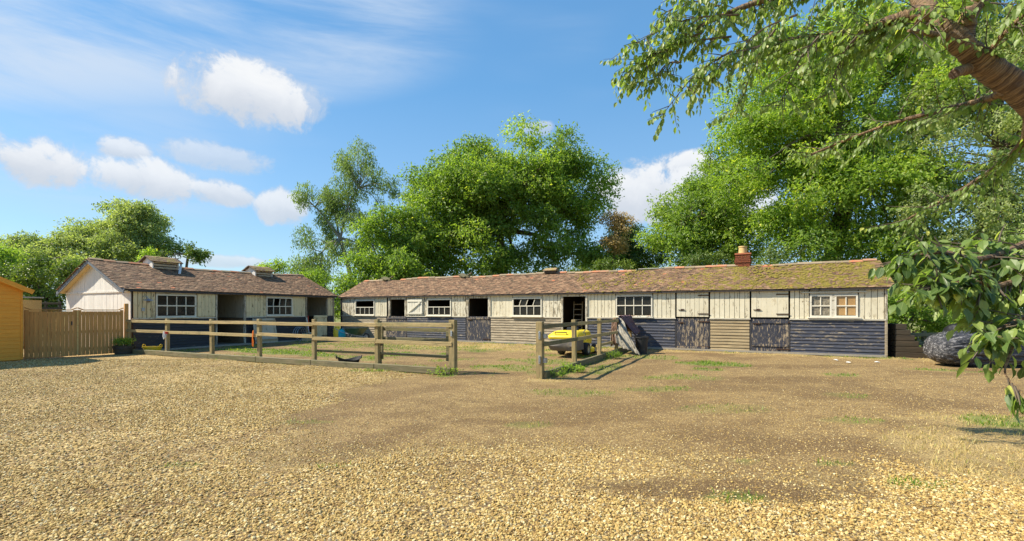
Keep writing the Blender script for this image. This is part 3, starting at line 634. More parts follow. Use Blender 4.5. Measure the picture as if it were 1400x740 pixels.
for (a, b_, zt) in ((1.1, 2.6, 2.19), (6.3, 7.83, 2.19), (11.37, 12.9, 2.19), (16.35, 17.88, 2.24), (23.37, 24.77, 2.155)):
    bd('header_board', ms, ((a+b_)/2, -.006, (zt+ZT)/2+.001), (b_-a-.006, .022, ZT-zt-.006), 'cream_trim')
    bd('apron_board', ms, ((a+b_)/2, .01, ZD+.03), (b_-a-.006, .022, .05), 'cream_trim')
for i in range(9): bd('safety_bar', ms, (16.45+i*.166, .06, 1.6), (.016, .016, .62), 'black_metal')
q = MB()
for i in range(26):
    c0 = Vector((J(16.4, 17.85), -.055+J(-.03, .03), ZD+.09+J(0, .035))); r_ = J(.03, .055); Mx = Matrix.Rotation(J(0, 6), 3, 'Z') @ Matrix.Rotation(J(-1, 1), 3, 'X')
    q.add([c0+Mx @ Vector(p)*r_ for p in ((-1, 0, 0), (0, .5, .25), (1, 0, 0), (0, -.5, .25))], [(0, 1, 2), (0, 2, 3)])
tag(q.build('dead_leaves', 'dry_leaf', ms), kind='stuff')
for s0, s1, zt in ((3.78, 4.79, 2.2), (8.91, 10.03, 2.2), (13.95, 15.0, 2.22)):
    lo = 0 if s0 > 13 else ZD; jw = .1 if s0 > 13 else .15
    bd('door_jamb', ms, (s0-jw/2+.0, -.01, (lo+ZT)/2), (jw-.012, .09, ZT-lo), 'cream_post'); bd('door_jamb', ms, (s1+jw/2, -.01, (lo+ZT)/2), (jw-.012, .09, ZT-lo), 'cream_post')
    bd('door_head', ms, ((s0+s1)/2, -.01, (zt+ZT)/2), (s1-s0-.004, .07, ZT-zt), 'cream_post')
door(ms, 3.54, 4.90, .05, ZD+.01, 'navy_peeling', 8, bolt=(3.75, 1.12), ledges=(1.17, .16))
door(ms, 8.77, 10.13, .05, ZD+.03, 'navy_peeling', 8, bolt=(8.98, 1.12), ledges=(1.2,))
door(ms, 18.82, 20.03, .04, ZD+.01, 'navy_peeling', 7, bolt=(19.0, 1.1), ledges=(.12,))
door(ms, 21.50, 22.72, .04, ZD+.01, 'navy_peeling', 7, bolt=(21.68, 1.1), ledges=(1.16, .3))
for s0, s1 in ((18.82, 20.03), (21.50, 22.72)):
    door(ms, s0, s1, ZD+.06, 2.32, 'cream_paint', 7, name='upper_door', bolt=(s0+.2, 1.62), hinges=True); bd('door_head', ms, ((s0+s1)/2, .02, 2.36), (s1-s0, .05, .05), 'cream_trim')
# upper leaf of the second door swung open flat against the boards
ul = door(ms, 4.98, 6.02, ZD+.07, 2.20, 'white_frame', 6, y=-.06, name='upper_door', hinges=False, brace=True, ledges=(ZD+.17, 2.1))
bd('corner_post', ms, (-.02, -.005, 1.2), (.07, .08, 2.38), 'dark_navy'); bd('corner_post', ms, (LEN+.0, -.012, .63), (.07, .09, 1.24), 'natural_board'); bd('corner_post', ms, (LEN+.0, -.012, 1.83), (.07, .09, 1.12), 'cream_post')
for s in (3.52, 4.92, 8.75, 10.15, 18.8, 20.05, 21.48, 22.74): bd('wall_post', ms, (s, .005, .64), (.06, .07, 1.22), 'dark_navy')
q = MB()
q.box((LEN/2, -.0, .04), (LEN, .16, .07)); q.build('plinth', 'concrete', ms)
# other walls, floor and inner lining
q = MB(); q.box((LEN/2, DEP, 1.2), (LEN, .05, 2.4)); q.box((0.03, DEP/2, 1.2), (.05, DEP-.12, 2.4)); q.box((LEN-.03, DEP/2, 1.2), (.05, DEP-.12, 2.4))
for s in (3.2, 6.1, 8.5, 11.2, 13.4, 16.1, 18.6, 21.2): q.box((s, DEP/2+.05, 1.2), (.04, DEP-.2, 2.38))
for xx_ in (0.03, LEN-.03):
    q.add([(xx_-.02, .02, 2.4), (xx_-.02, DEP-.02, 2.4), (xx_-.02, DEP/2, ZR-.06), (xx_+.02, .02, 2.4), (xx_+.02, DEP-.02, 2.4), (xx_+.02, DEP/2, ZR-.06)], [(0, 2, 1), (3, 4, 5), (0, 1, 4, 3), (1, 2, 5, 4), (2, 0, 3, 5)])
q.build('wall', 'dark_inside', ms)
q = MB(); q.box((LEN/2, DEP/2, .012), (LEN-.1, DEP-.1, .024)); q.build('floor', 'straw', ms)
sagm = lambda a: -.03*np.sin(np.asarray(a)*.9)-.02*np.sin(np.asarray(a)*2.3+1)
tiles(ms, -.16, LEN+.16, DEP/2, 2.44, ZR, 'tile_mossy', .14, sag=sagm, hole=((1.6, 2.8), (16.9, 18.2), (20.9, 21.6)))
moss_clumps(ms, 1500, (14, 25.6), DEP/2, 2.44, ZR)
bd('eaves_board', ms, (LEN/2, -.125, 2.335), (LEN+.3, .03, .05), 'dark_navy'); bd('ridge_flashing', ms, (17.55, DEP/2, ZR+.06), (1.3, .16, .03), 'lead_white')
for s in (1.75, 7.4):      # ruined ridge vents
    v = MB(); v.box((s-.1, DEP/2-.1, ZR+.10), (.42, .4, .05), Matrix.Rotation(.35, 3, 'Y') @ Matrix.Rotation(.3, 3, 'X')); v.box((s+.2, DEP/2, ZR+.12), (.5, .14, .05), Matrix.Rotation(-.5, 3, 'Y')); v.box((s, DEP/2, ZR+.02), (.6, .3, .1))
    v.build('ridge_vent', 'fence_old', ms)
v = MB(); v.box((12.56, DEP/2-.03, ZR+.09), (.62, .36, .14)); rv = v.build('ridge_vent', 'dark_inside', ms)
v = MB(); v.add([(12.2, DEP/2-.3, ZR+.14), (12.92, DEP/2-.3, ZR+.14), (12.87, DEP/2, ZR+.27), (12.25, DEP/2, ZR+.27), (12.2, DEP/2+.3, ZR+.14), (12.92, DEP/2+.3, ZR+.14), (12.2, DEP/2-.3, ZR+.17), (12.92, DEP/2-.3, ZR+.17), (12.87, DEP/2, ZR+.30), (12.25, DEP/2, ZR+.30)],
             [(6, 7, 8, 9), (0, 1, 7, 6), (9, 8, 5, 4), (0, 6, 9, 4), (1, 5, 8, 7), (0, 4, 5, 1)]); v.build('vent_cap', 'tile_loose', rv)
# chimney
cx_, cy_ = 21.22, DEP/2+.15; q = MB()
q.box((cx_, cy_, ZR-.2), (.50, .42, 1.05)); ch = q.build('chimney', 'mortar', ms)
q = MB()
for r_ in range(11):
    z = ZR-.34+r_*.075; proud = .025 if r_ in (7, 8) else 0; 
    for sd, Lx, Ly in ((0, .53, .45), (1, .53, .45)):
        for yy_ in (cy_-Ly/2-proud, cy_+Ly/2+proud):
            for k in range(2 if r_ % 2 else 3):
                n_ = 2 if r_ % 2 else 3; wdt = (Lx+2*proud)/n_; q.box((cx_-(Lx+2*proud)/2+wdt*(k+.5), yy_, z), (wdt-.012, .06, .063))
        for xx_ in (cx_-Lx/2-proud, cx_+Lx/2+proud):
            for k in range(2): q.box((xx_, cy_-Ly/4+k*Ly/2, z), (.06, Ly/2-.012, .062))
tag(q.build('chimney_brick', 'brick_red', ch), kind='stuff')
q = MB(); q.box((cx_, cy_, ZR+.52), (.62, .54, .06)); q.build('chimney_cap', 'brick_red', ch)
q = MB(); q.lathe([(.0, ZR+.55), (.17, ZR+.55), (.155, ZR+.80), (.175, ZR+.81), (.17, ZR+.86), (.13, ZR+.86), (.12, ZR+.6), (0, ZR+.6)], 18, (cx_, cy_, 0)); q.build('chimney_pot', 'terracotta', ch, True)

# ------------------------------------------------------------------ short stable
ls = empty('stable', A0, math.atan2(MN.y, MN.x), 'shorter stable with white boarded gable and two louvred roof vents behind the fence', 'stable')
LL = 9.6; D2 = 5.5; ZT2 = 2.42; ZR2 = 3.66; DN = 'dark_navy'; CB = 'cream_beige'
planks_h(ls, .04, 3.06, .08, 1.25, DN, 10); planks_h(ls, 4.48, 7.74, .08, 1.25, DN, 10)
for s0, s1 in ((.04, .8), (4.48, 5.5), (6.95, 7.74), (9.2, LL-.04)): planks_v(ls, s0+.01, s1-.01, 1.30, ZT2, CB, .14)
bd('dado_rail', ls, (1.55, -.03, 1.275), (3.06, .06, .05), 'cream_trim'); bd('dado_rail', ls, (6.11, -.03, 1.275), (3.26, .06, .05), 'cream_trim')
window(ls, .8, 2.3, 1.32, 2.25, 4, 2, y=-.01, bar=.04); window(ls, 5.5, 6.95, 1.34, 2.25, 4, 2, y=-.01, bar=.036, hang=[0, .14], skip=((1, 1),))
for a, b_ in ((.8, 2.3), (5.5, 6.95)): bd('header_board', ls, ((a+b_)/2, -.006, 2.336), (b_-a-.006, .022, .16), 'cream_trim')
door(ls, 2.33, 3.08, 1.32, 2.30, CB, 5, y=-.045, name='upper_door', hinges=False); planks_v(ls, 2.32, 3.06, 1.30, ZT2, CB, .15)
for s, z0 in ((3.13, 0), (4.43, 0), (7.79, 0), (9.16, 1.25), (LL, 0)): bd('wall_post', ls, (s, 0, (z0+ZT2)/2), (.075, .1, ZT2-z0), 'cream_post' if z0 == 0 and s < 9 else 'natural_board')
bd('door_head', ls, (3.78, 0, 2.36), (1.22, .08, .1), 'cream_trim'); bd('door_head', ls, (8.47, 0, 2.36), (1.28, .08, .1), 'cream_trim')
door(ls, 8.25, 9.14, .06, 1.33, CB, 6, y=-.03, ledges=(1.24,))
planks_h(ls, 9.2, LL-.04, .08, 1.25, DN, 10)
# linings and hidden walls
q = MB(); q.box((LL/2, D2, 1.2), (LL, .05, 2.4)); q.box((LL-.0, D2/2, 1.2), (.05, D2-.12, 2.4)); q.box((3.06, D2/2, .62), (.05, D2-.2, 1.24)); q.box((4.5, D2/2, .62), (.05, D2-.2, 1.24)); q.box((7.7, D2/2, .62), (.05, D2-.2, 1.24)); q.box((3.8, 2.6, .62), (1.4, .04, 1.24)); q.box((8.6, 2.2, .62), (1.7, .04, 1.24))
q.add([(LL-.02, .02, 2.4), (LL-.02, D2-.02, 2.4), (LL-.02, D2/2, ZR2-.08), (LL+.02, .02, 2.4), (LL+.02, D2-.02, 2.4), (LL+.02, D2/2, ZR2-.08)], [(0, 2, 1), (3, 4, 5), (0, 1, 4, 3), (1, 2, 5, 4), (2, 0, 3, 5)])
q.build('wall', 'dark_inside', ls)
q = MB()
for sx0, sx1, yy_ in ((3.1, 4.5, 2.6), (7.75, 9.5, 2.2)):
    n = int((sx1-sx0)/.12)
    for i in range(n): q.box((sx0+(sx1-sx0)*(i+.5)/n, yy_-.03, 1.78), ((sx1-sx0)/n-.008, .03, 1.08))
for sx0 in (3.06, 4.5, 7.7, 9.55):
    for i in range(20): q.box((sx0, .15+i*.125, 1.82), (.03, .117, 1.14))
tag(q.build('inner_boards', 'beige_inside', ls), kind='stuff')
q = MB()
for sx0, sx1, yy_ in ((3.1, 4.46, 2.55), (7.75, 9.5, 2.15)):
    for i in range(9): q.box(((sx0+sx1)/2, yy_, .08+i*.135), (sx1-sx0, .025, .127))
for sx0 in (4.47, 7.73):
    for i in range(9): q.box((sx0, 1.3, .08+i*.135), (.025, 2.3, .127))
tag(q.build('inner_planks', 'brown_inside', ls), kind='stuff')
q = MB(); q.box((LL/2, D2/2, .012), (LL-.1, D2-.1, .024)); q.box((LL/2, -.12, .03), (LL, .35, .06)); q.build('floor', 'concrete', ls)
# white gable facing the camera: narrow boards joined, every board a real slab
q = MB(); n = 50
for i in range(n):
    y0, y1 = D2*i/n, D2*(i+1)/n; ym = (y0+y1)/2; zt = 2.42+(ZR2-2.42)*(1-abs(ym-D2/2)/(D2/2))-.05; pr = J(0, .006)
    q.box((-.02-pr, ym, 1.16), (.024, y1-y0-.008, 2.28)); q.box((-.035-pr, ym, (2.36+zt)/2), (.024, y1-y0-.008, zt-2.36))
tag(q.build('gable_boards', 'gable_white', ls), kind='stuff')
q = MB(); q.box((-.055, D2/2, 2.335), (.04, D2, .07)); q.build('gable_rail', 'gable_white', ls)
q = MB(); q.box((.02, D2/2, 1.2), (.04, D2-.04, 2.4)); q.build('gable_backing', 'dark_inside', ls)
sagl = lambda a: -.11*np.sin(np.clip(np.asarray(a)/LL, 0, 1)*PI)-.015*np.sin(np.asarray(a)*1.9)
cs, sn, zlo = tiles(ls, -.28, LL+.16, D2/2, 2.46, ZR2, 'tile_old', .14, sag=sagl)
for sg in (1, -1):
    Lr = math.hypot(D2/2+.14, ZR2-zlo); an = math.atan2(ZR2-zlo, D2/2+.14)
    ym = (D2/2-.14)/2 if sg > 0 else D2-(D2/2-.14)/2; zm = (zlo+ZR2)/2
    bd('barge_board', ls, (-.295, ym, zm-.085), (.025, Lr, .15), 'barge_dark', (sg*an, 0, 0)); 
    q = MB(); q.box((0, 0, 0), (.26, Lr-.05, .015)); so_ = q.build('soffit', 'cream_beige', ls); so_.location = (-.15, ym, zm-.075); so_.rotation_euler = (sg*an, 0, 0)
bd('eaves_board', ls, (LL/2, -.13, 2.345), (LL+.3, .03, .06), DN)
# lamp by the gable corner
lm = MB(); lm.tube([(.36, -.02, 2.12), (.36, -.10, 2.16), (.40, -.24, 2.12), (.42, -.30, 2.05)], .012, 8); lamp = lm.build('wall_lamp', 'galvanised', ls, True)
q = MB(); q.lathe([(.03, 2.05), (.17, 1.985), (.175, 1.975), (.16, 1.975), (.03, 2.03)], 18, (.42, -.30, 0)); q.build('lamp_shade', 'galvanised', lamp, True)
q = MB(); q.lathe([(.0, 1.89), (.045, 1.90), (.065, 1.95), (.05, 2.0), (0, 2.0)], 14, (.42, -.30, 0)); q.build('lamp_glass', 'dirty_glass', lamp, True)
q = MB(); q.box((.36, -.045, 1.60), (.10, .05, .07)); q.lathe([(0, 1.64), (.07, 1.64), (.06, 1.68), (0, 1.69)], 12, (.36, -.06, 0)); q.build('light_switch', 'galvanised', ls)
# louvred vents on the ridge
def vent(s, wdt):
    zb = ZR2+float(sagl(s)); q = MB(); y0, y1 = D2/2-.38, D2/2+.38; zt = zb+.20
    for yy_ in (y0, y1):
        for xx_ in (s-wdt/2, s+wdt/2): q.box((xx_, yy_, zb+.03), (.05, .05, .5))
    q.box((s, y0, zt-.01), (wdt, .04, .05)); q.box((s, y1, zt-.01), (wdt, .04, .05)); vt = q.build('roof_vent', 'gable_white', ls)
    for xx_ in (s-wdt/2, s+wdt/2):
        q = MB(); q.add([(xx_-.012, y0, zb-.2), (xx_-.012, y1, zb-.2), (xx_-.012, y1, zt), (xx_-.012, D2/2, zt+.2), (xx_-.012, y0, zt), (xx_+.012, y0, zb-.2), (xx_+.012, y1, zb-.2), (xx_+.012, y1, zt), (xx_+.012, D2/2, zt+.2), (xx_+.012, y0, zt)],
                        [(0, 4, 3, 2, 1), (5, 6, 7, 8, 9), (4, 9, 8, 3), (3, 8, 7, 2), (0, 1, 6, 5), (0, 5, 9, 4), (1, 2, 7, 6)]); q.build('vent_end', 'gable_white', vt)
    for yy_, sg in ((y0, -1), (y1, 1)):
        for k in range(3): bd('slat', vt, (s, yy_+sg*.01, zb-.10+k*.12), (wdt-.06, .012, .085), 'cream_trim', (sg*R(-30), 0, 0))
    q = MB(); q.box((s, D2/2, zb), (wdt-.05, .6, .4)); q.build('vent_core', 'dark_inside', vt)
    an = math.atan2(.2, .42)
    for sg in (1, -1):
        yc = D2/2-sg*.27; q = MB(); q.box((0, 0, 0), (wdt+.28, .62, .03)); o = q.build('vent_roof', 'dark_inside', vt); o.location = (s, yc, zt+.085); o.rotation_euler = (sg*an, 0, 0)
        V = []; n_ = int((wdt+.28)/.165)
        q = MB()
        for r_ in range(5):
            for k in range(n_): q.box(((k+.5)*.165-(wdt+.28)/2+J(-.004, .004), sg*(-.28+r_*.115), .03+J(-.004, .006)), (.155, .2, .014), Matrix.Rotation(-sg*(.12+J(-.03, .03)), 3, 'X'))
        o = q.build('vent_tiles', 'tile_loose', vt); o.location = (s, yc, zt+.085); o.rotation_euler = (sg*an, 0, 0); tag(o, kind='stuff')
    return vt, zb
v1, zb = vent(2.30, 1.0)
o = MB(); o.bar((2.90, D2/2-.44, zb+.16), (2.55, D2/2-1.0, zb-.36), .09, .02); o.build('broken_slat', 'gable_white', v1)
vent(7.0, .95)

# ------------------------------------------------------------------ post and rail fences
def fence_pts(a, b_, dists):
    d = (b_-a).normalized(); return [a+d*t for t in dists], math.atan2(d.y, d.x)
fl = empty('fence', FA, math.atan2((FB-FA).y, (FB-FA).x), 'long weathered post and rail fence from the boarded gates to the open gateway', 'fence')
ps = [.10, 2.46, 4.89, 7.17, 9.48, 11.79, 14.17]
for i, s in enumerate(ps):
    h = (1.25, 1.30, 1.31, 1.33, 1.34, 1.35, 1.36)[i]; wd_ = .17 if i == 6 else .125
    bd('post', fl, (s, 0, h/2-.1), (wd_, .10 if i < 6 else .15, h+.2), 'fence_post', (J(-.015, .015), J(-.012, .012), 0), .008)
for i in range(6):
    s0, s1 = ps[i], ps[i+1]; L = s1-s0
    zt = (1.20, 1.20, 1.20, 1.20, 1.215, 1.22)[i]
    bd('rail', fl, ((s0+s1)/2, -.07, zt+J(-.01, .01)), (L+.02, .038, .105), 'fence_wood', (J(-.02, .02), J(-.005, .005), J(-.004, .004)), .005)
    zm = (.84, .83, .82, .85, .79, .76)[i]
    bd('rail', fl, ((s0+s1)/2, -.072, zm), (L+.02, .036, .095), 'fence_wood', (J(-.02, .02), J(-.008, .008), J(-.004, .004)), .005)
    if i >= 4: bd('rail', fl, ((s0+s1)/2, .07, .42), (L+.02, .03, .06), 'fence_old', (0, J(-.01, .01), 0), .004)
    bd('kick_board', fl, ((s0+s1)/2, -.10, .08), (L-.004, .09, .17), 'fence_old', (0, J(-.006, .006), J(-.004, .004)), .01)
bd('catch_plate', fl, (14.17, -.085, 1.02), (.05, .02, .14), 'galvanised')
# field gate folded back behind the last bay
fg = empty('gate', FB+Vector((-.12, .18, 0)), math.atan2((FB-FA).y, (FB-FA).x)+PI-.03, 'old timber field gate folded back behind the last fence bay', 'gate')
for z, w_ in ((1.09, .10), (.83, .09), (.42, .07), (1.24, .08)): bd('rail', fg, (1.16, 0, z), (2.32, .035, w_), 'fence_old', (0, J(-.006, .006), 0), .005)
bd('stile', fg, (.04, .0, .78), (.085, .08, .95), 'fence_old', bevel=.006); bd('stile', fg, (2.28, 0, .66), (.085, .08, 1.3), 'fence_old', bevel=.006); bd('stile', fg, (2.17, .03, .72), (.07, .05, .9), 'fence_old', bevel=.006)
fr = empty('fence', RA, math.atan2(MN.y, MN.x), 'short mossy post and rail fence running back from the gateway past the mower', 'fence')
pr_ = [0, 2.4, 4.9, 7.15, 9.45]
for i, s in enumerate(pr_):
    bd('post', fr, (s, 0, .56), (.15 if i == 0 else .11, .16 if i == 0 else .12, 1.55), 'fence_post', (J(-.02, .02), J(-.02, .02), 0), .01)
for i in range(4):
    s0, s1 = pr_[i], pr_[i+1]
    for z, a in ((1.215, .105), (.80, .1)): bd('rail', fr, ((s0+s1)/2, -.085, z+J(-.01, .01)), (s1-s0+.02, .038, a), 'fence_old' if i < 1 else 'fence_wood', (0, J(-.006, .006), J(-.004, .004)), .005)
    if i >= 2: bd('rail', fr, ((s0+s1)/2, .09, .42), (s1-s0+.02, .038, .09), 'fence_wood', (0, J(-.01, .01), 0), .005)
    bd('kick_board', fr, ((s0+s1)/2, -.10, .08), (s1-s0-.004, .10, .18), 'fence_old', (0, J(-.006, .006), J(-.01, .01)), .012)
for z in (.45, 1.02):
    q = MB(); q.box((-.088, -.02, z), (.014, .05, .19)); q.tube([(-.10, -.02, z+.07), (-.15, -.03, z+.06), (-.15, -.04, z-.05), (-.10, -.04, z-.07)], .011, 6)
    q.box((.02, -.12, z-.02), (.09, .08, .11)); q.build('latch', 'galvanised', fr, bevel=.003)
# trellis behind the gates, far left
fx = empty('fence', at(88, 426, 23)*1, R(8), 'dark slatted garden fence just seen over the boarded gates', 'fence'); fx.location.z = 0
for k in range(3): bd('post', fx, (-.2-k*.62, 0, 1.0), (.09, .09, 2.1), 'sleeper', bevel=.006)
for k in range(7): bd('rail', fx, (-.85, -.05, .5+k*.24), (1.5, .03, .09), 'sleeper', bevel=.004)

# ------------------------------------------------------------------ boarded gates
GA = Vector((-15.87, 14.8, 0)); GB = Vector((-14.47, 16.95, 0)); gd = (GB-GA); GL = gd.length; ga = math.atan2(gd.y, gd.x)
for k, lab in enumerate(('left leaf of the brown boarded gates, next to the orange shed', 'right leaf of the brown boarded gates, behind the half barrel planter')):
    LF = GL/2-.012; g = empty('gate', GA+gd*(0 if k == 0 else .5)+gd.normalized()*.01, ga, lab, 'gate', 'brown boarded gates between shed and short stable'); n = 12; ww = LF/n
    for i in range(n):
        u = (i+.5)/n; e = min(u, 1-u); ht = 1.545+.075*max(0, 1-e/.10)
        bd('board', g, (ww*(i+.5), 0, .02+ht/2), (ww-.005, .02, ht), 'gate_wood', (0, J(-.002, .002), 0))
    for xx_ in (.03, LF-.03): bd('stile', g, (xx_, .035, .83), (.06, .045, 1.56), 'gate_wood')
    for z in (.25, .85, 1.48): bd('ledge', g, (LF/2, .035, z), (LF-.14, .04, .1), 'gate_wood')
    q = MB(); pts = []
    for i in range(25):
        u = i/24; e = min(u, 1-u); pts.append((u*LF, 0, 1.61+.075*max(0, 1-(e/.10))**.6 if e < .1 else 1.61))
    for a, b_ in zip(pts[:-1], pts[1:]): q.bar(a, b_, .05, .03)
    q.build('top_rail', 'gate_wood', g)
    if k == 0: bd('latch', g, (LF-.14, -.02, 1.15), (.03, .02, .14), 'black_metal')
    else: bd('cover_strip', g, (.0, -.022, .82), (.035, .012, 1.52), 'shed_pale')
gp1 = empty('gate_post', GA-gd.normalized()*.07, ga, 'timber gate post squeezed between orange shed and boarded gate', 'post'); bd('shaft', gp1, (0, 0, .85), (.10, .10, 1.9), 'gate_wood', bevel=.008)
gp2 = empty('gate_post', GB+gd.normalized()*.08, ga, 'taller gate post at the white gable corner', 'post'); bd('shaft', gp2, (0, 0, .85), (.11, .11, 2.0), 'gate_wood', bevel=.008)

# ------------------------------------------------------------------ orange shed (gable facing the yard) 
SC = Vector((-15.49, 14.4, 0)); SW = 2.4; sh = empty('shed', SC-MN*SW, math.atan2(MN.y, MN.x), 'new orange timber shed cut off by the left edge', 'shed')
SW = 2.4
n = 19
for i in range(n):
    z0 = .05+i*.12
    run_ = min(1, (z0+.12-2.33)/.6) if z0 > 2.2 else 0; a_ = max(0, run_)*SW/2
    if SW-2*a_ < .2: break
    bd('board', sh, (SW/2, -.0, z0+.06), (SW-2*a_-.004, .02, .128), 'shed_orange', (-R(6), 0, 0), .003)
for xx_ in (.02, SW-.02): bd('corner_post', sh, (xx_, -.02, 1.17), (.045, .03, 2.24), 'shed_orange')
q = MB(); q.box((SW/2, -1.5+3.03, 1.15), (SW-.04, 2.95, 2.28)); q.build('wall', 'shed_orange', sh)
q = MB(); y0, y1 = -.16, 3.1
for a, b_ in (((-.2, 2.20), (SW/2, 2.93)), ((SW/2, 2.93), (SW+.2, 2.20))):
    q.add([(a[0], y0, a[1]), (b_[0], y0, b_[1]), (b_[0], y1, b_[1]), (a[0], y1, a[1]), (a[0], y0, a[1]+.03), (b_[0], y0, b_[1]+.03), (b_[0], y1, b_[1]+.03), (a[0], y1, a[1]+.03)], [(0, 3, 2, 1), (4, 5, 6, 7), (0, 1, 5, 4), (2, 3, 7, 6), (3, 0, 4, 7), (1, 2, 6, 5)])
q.build('roof', 'shed_pale', sh)
q = MB(); q.add([(0, 0, 2.3), (SW, 0, 2.3), (SW/2, 0, 2.9), (0, .03, 2.3), (SW, .03, 2.3), (SW/2, .03, 2.9)], [(0, 1, 2), (5, 4, 3), (0, 2, 5, 3), (1, 4, 5, 2), (0, 3, 4, 1)]); q.build('gable', 'shed_orange', sh)
for sg in (0, 1):
    an = math.atan2(.73, 1.4); L = math.hypot(.73, 1.4); cx = (-.2+SW/2)/2 if sg == 0 else SW-(-.2+SW/2)/2
    bd('barge_board', sh, (cx, -.185, 2.535), (L, .025, .14), 'shed_orange', (0, -an if sg == 0 else an, 0), .004)
# small pale shed over the gate
s2 = empty('shed', (at(18, 424, 19).x, 19, 0), R(5), 'small pale boarded shed peeping over the gates beside the orange shed', 'shed')
for i in range(16): bd('board', s2, (-.55, 0, .1+i*.125), (1.1, .02, .12), 'shed_pale', (-R(6), 0, 0))
q = MB(); q.box((-.55, .65, 1.05), (1.08, 1.26, 2.0)); q.build('wall', 'shed_pale', s2); bd('roof', s2, (-.55, .55, 2.16), (1.25, 1.5, .05), 'lead_white'); bd('corner_post', s2, (0, -.01, 1.05), (.05, .04, 2.05), 'shed_pale')

# ------------------------------------------------------------------ small things in the yard
def frustum_pot(name, prof, mt, parent=None, n=24): q = MB(); q.lathe(prof, n); return q.build(name, mt, parent, True)
# half-barrel planter
pl = empty('planter', gp(167, 484.5)+Vector((-.05, .15, 0)), 0, 'dark half barrel planter with a leafy green plant by the gate', 'planter')
frustum_pot('barrel', [(0, 0), (.27, 0), (.33, .30), (.31, .31), (.30, .27), (0, .27)], 'sleeper', pl)
for z, r_ in ((.06, .286), (.23, .322)): frustum_pot('hoop', [(r_, z-.015), (r_+.006, z-.015), (r_+.006, z+.015), (r_, z+.015)], 'black_metal', pl)
# trugs
def trug(loc, lab, mt, r=.27, h=.20, sq=1.0, rz=0, bent=0):
    o = empty('trug', loc, rz, lab, 'bucket'); q = MB(); n = 28
    for pr, rr_ in enumerate(([r*.78, 0], [r*.9, h*.5], [r, h], [r+.018, h], [r+.018, h-.012], [r-.012, h-.012], [r*.86, h*.4], [r*.74, .012], [0, .012], [0, 0])): pass
    prof = [(0, 0), (r*.78, 0), (r*.9, h*.5), (r, h), (r+.018, h+.002), (r+.018, h-.014), (r-.008, h-.012), (r*.86, h*.4), (r*.74, .014), (0, .014)]
    vs = []
    for (rr_, z) in prof:
        for k in range(n):
            a = 2*PI*k/n; zz = z*(1+bent*.35*math.sin(2*a+.6)) ; vs.append((rr_*math.cos(a)*(1+bent*.25), rr_*math.sin(a)*sq, zz))
    q.add(vs, [(i*n+k, i*n+(k+1) % n, (i+1)*n+(k+1) % n, (i+1)*n+k) for i in range(len(prof)-1) for k in range(n)])
    q.build('bowl', mt, o, True)
    for sg in (-1, 1):
        xb = sg*(r+.005)*(1+bent*.25); q = MB(); q.tube([(xb, -.07, h-.01), (xb+sg*.02, -.06, h+.06), (xb+sg*.02, 0, h+.085), (xb+sg*.02, .06, h+.06), (xb, .07, h-.01)], .012, 7); q.build('handle', mt, o, True)
trug(gp(207, 482)+Vector((0, .05, 0)), 'yellow flexible trug at the foot of the fence by the gate', 'yellow_trug', .30, .22)
trug(gp(473, 499)+Vector((0, .25, 0)), 'crumpled black rubber trug lying inside the long fence', 'black_rubber', .28, .17, .8, .2, .8)
# orange halter strap and red tap on the fence
def on_fence(s, off, z): 
    d = (FB-FA).normalized(); nrm = Vector((d.y, -d.x, 0)); return FA+d*s+nrm*off+Vector((0, 0, z))
o = empty('strap', on_fence(7.02, .10, 0), 0, 'orange strap hanging on the long fence beside a post', 'strap')
q = MB(); q.tube([(0, 0, .98), (.012, -.02, .9), (-.01, -.02, .75), (.02, -.02, .62), (.0, -.01, .47), (-.03, 0, .5), (-.03, 0, .7), (-.02, 0, .92), (0, 0, .98)], .013, 6); q.build('webbing', 'orange_strap', o, True)
o = empty('tap', on_fence(2.58, .11, 0), 0, 'garden tap with a red handle on the fence post above the yellow trug', 'tap')
q = MB(); q.tube([(-.02, .04, .2), (-.02, .03, .75), (0, -.01, .80), (.05, -.06, .80), (.07, -.06, .72)], .017, 8); q.lathe([(0, .78), (.035, .78), (.035, .84), (0, .84)], 10); q.build('pipe', 'galvanised', o, True)
q = MB(); q.lathe([(0, .84), (.05, .845), (.05, .865), (0, .87)], 10, (.05, -.05, -.02)); q.tube([(.03, -.06, .80), (.10, -.07, .79)], .022, 7); q.build('handle', 'red_plastic', o, True)
q = MB(); q.tube([(-.05, -.03, .86), (-.06, -.05, .7), (-.03, -.06, .6), (.01, -.05, .66), (-.02, -.04, .82)], .022, 7); q.build('rag', 'litter', o, True)

def lframe(x_, y_, z_=0):      # short-stable coordinates -> world
    return A0+MN*x_+Vector((-MX.x, -MX.y, 0))*y_+Vector((0, 0, z_))
LRZ = math.atan2(MN.y, MN.x)
# detached half door leaning on the front of the short stable
o = empty('door_panel', lframe(4.62, -.38), LRZ, 'detached beige half door leaning against the front of the short stable', 'door')
for i in range(8): bd('board', o, (.08+i*.145, 0, .62), (.138, .022, 1.2), 'beige_inside', (R(-11), 0, 0))
for z in (.18, 1.08): bd('ledge', o, (.59, -.03+ (z-.62)*.19, z), (1.16, .022, .09), 'natural_brown', (R(-11), 0, 0))
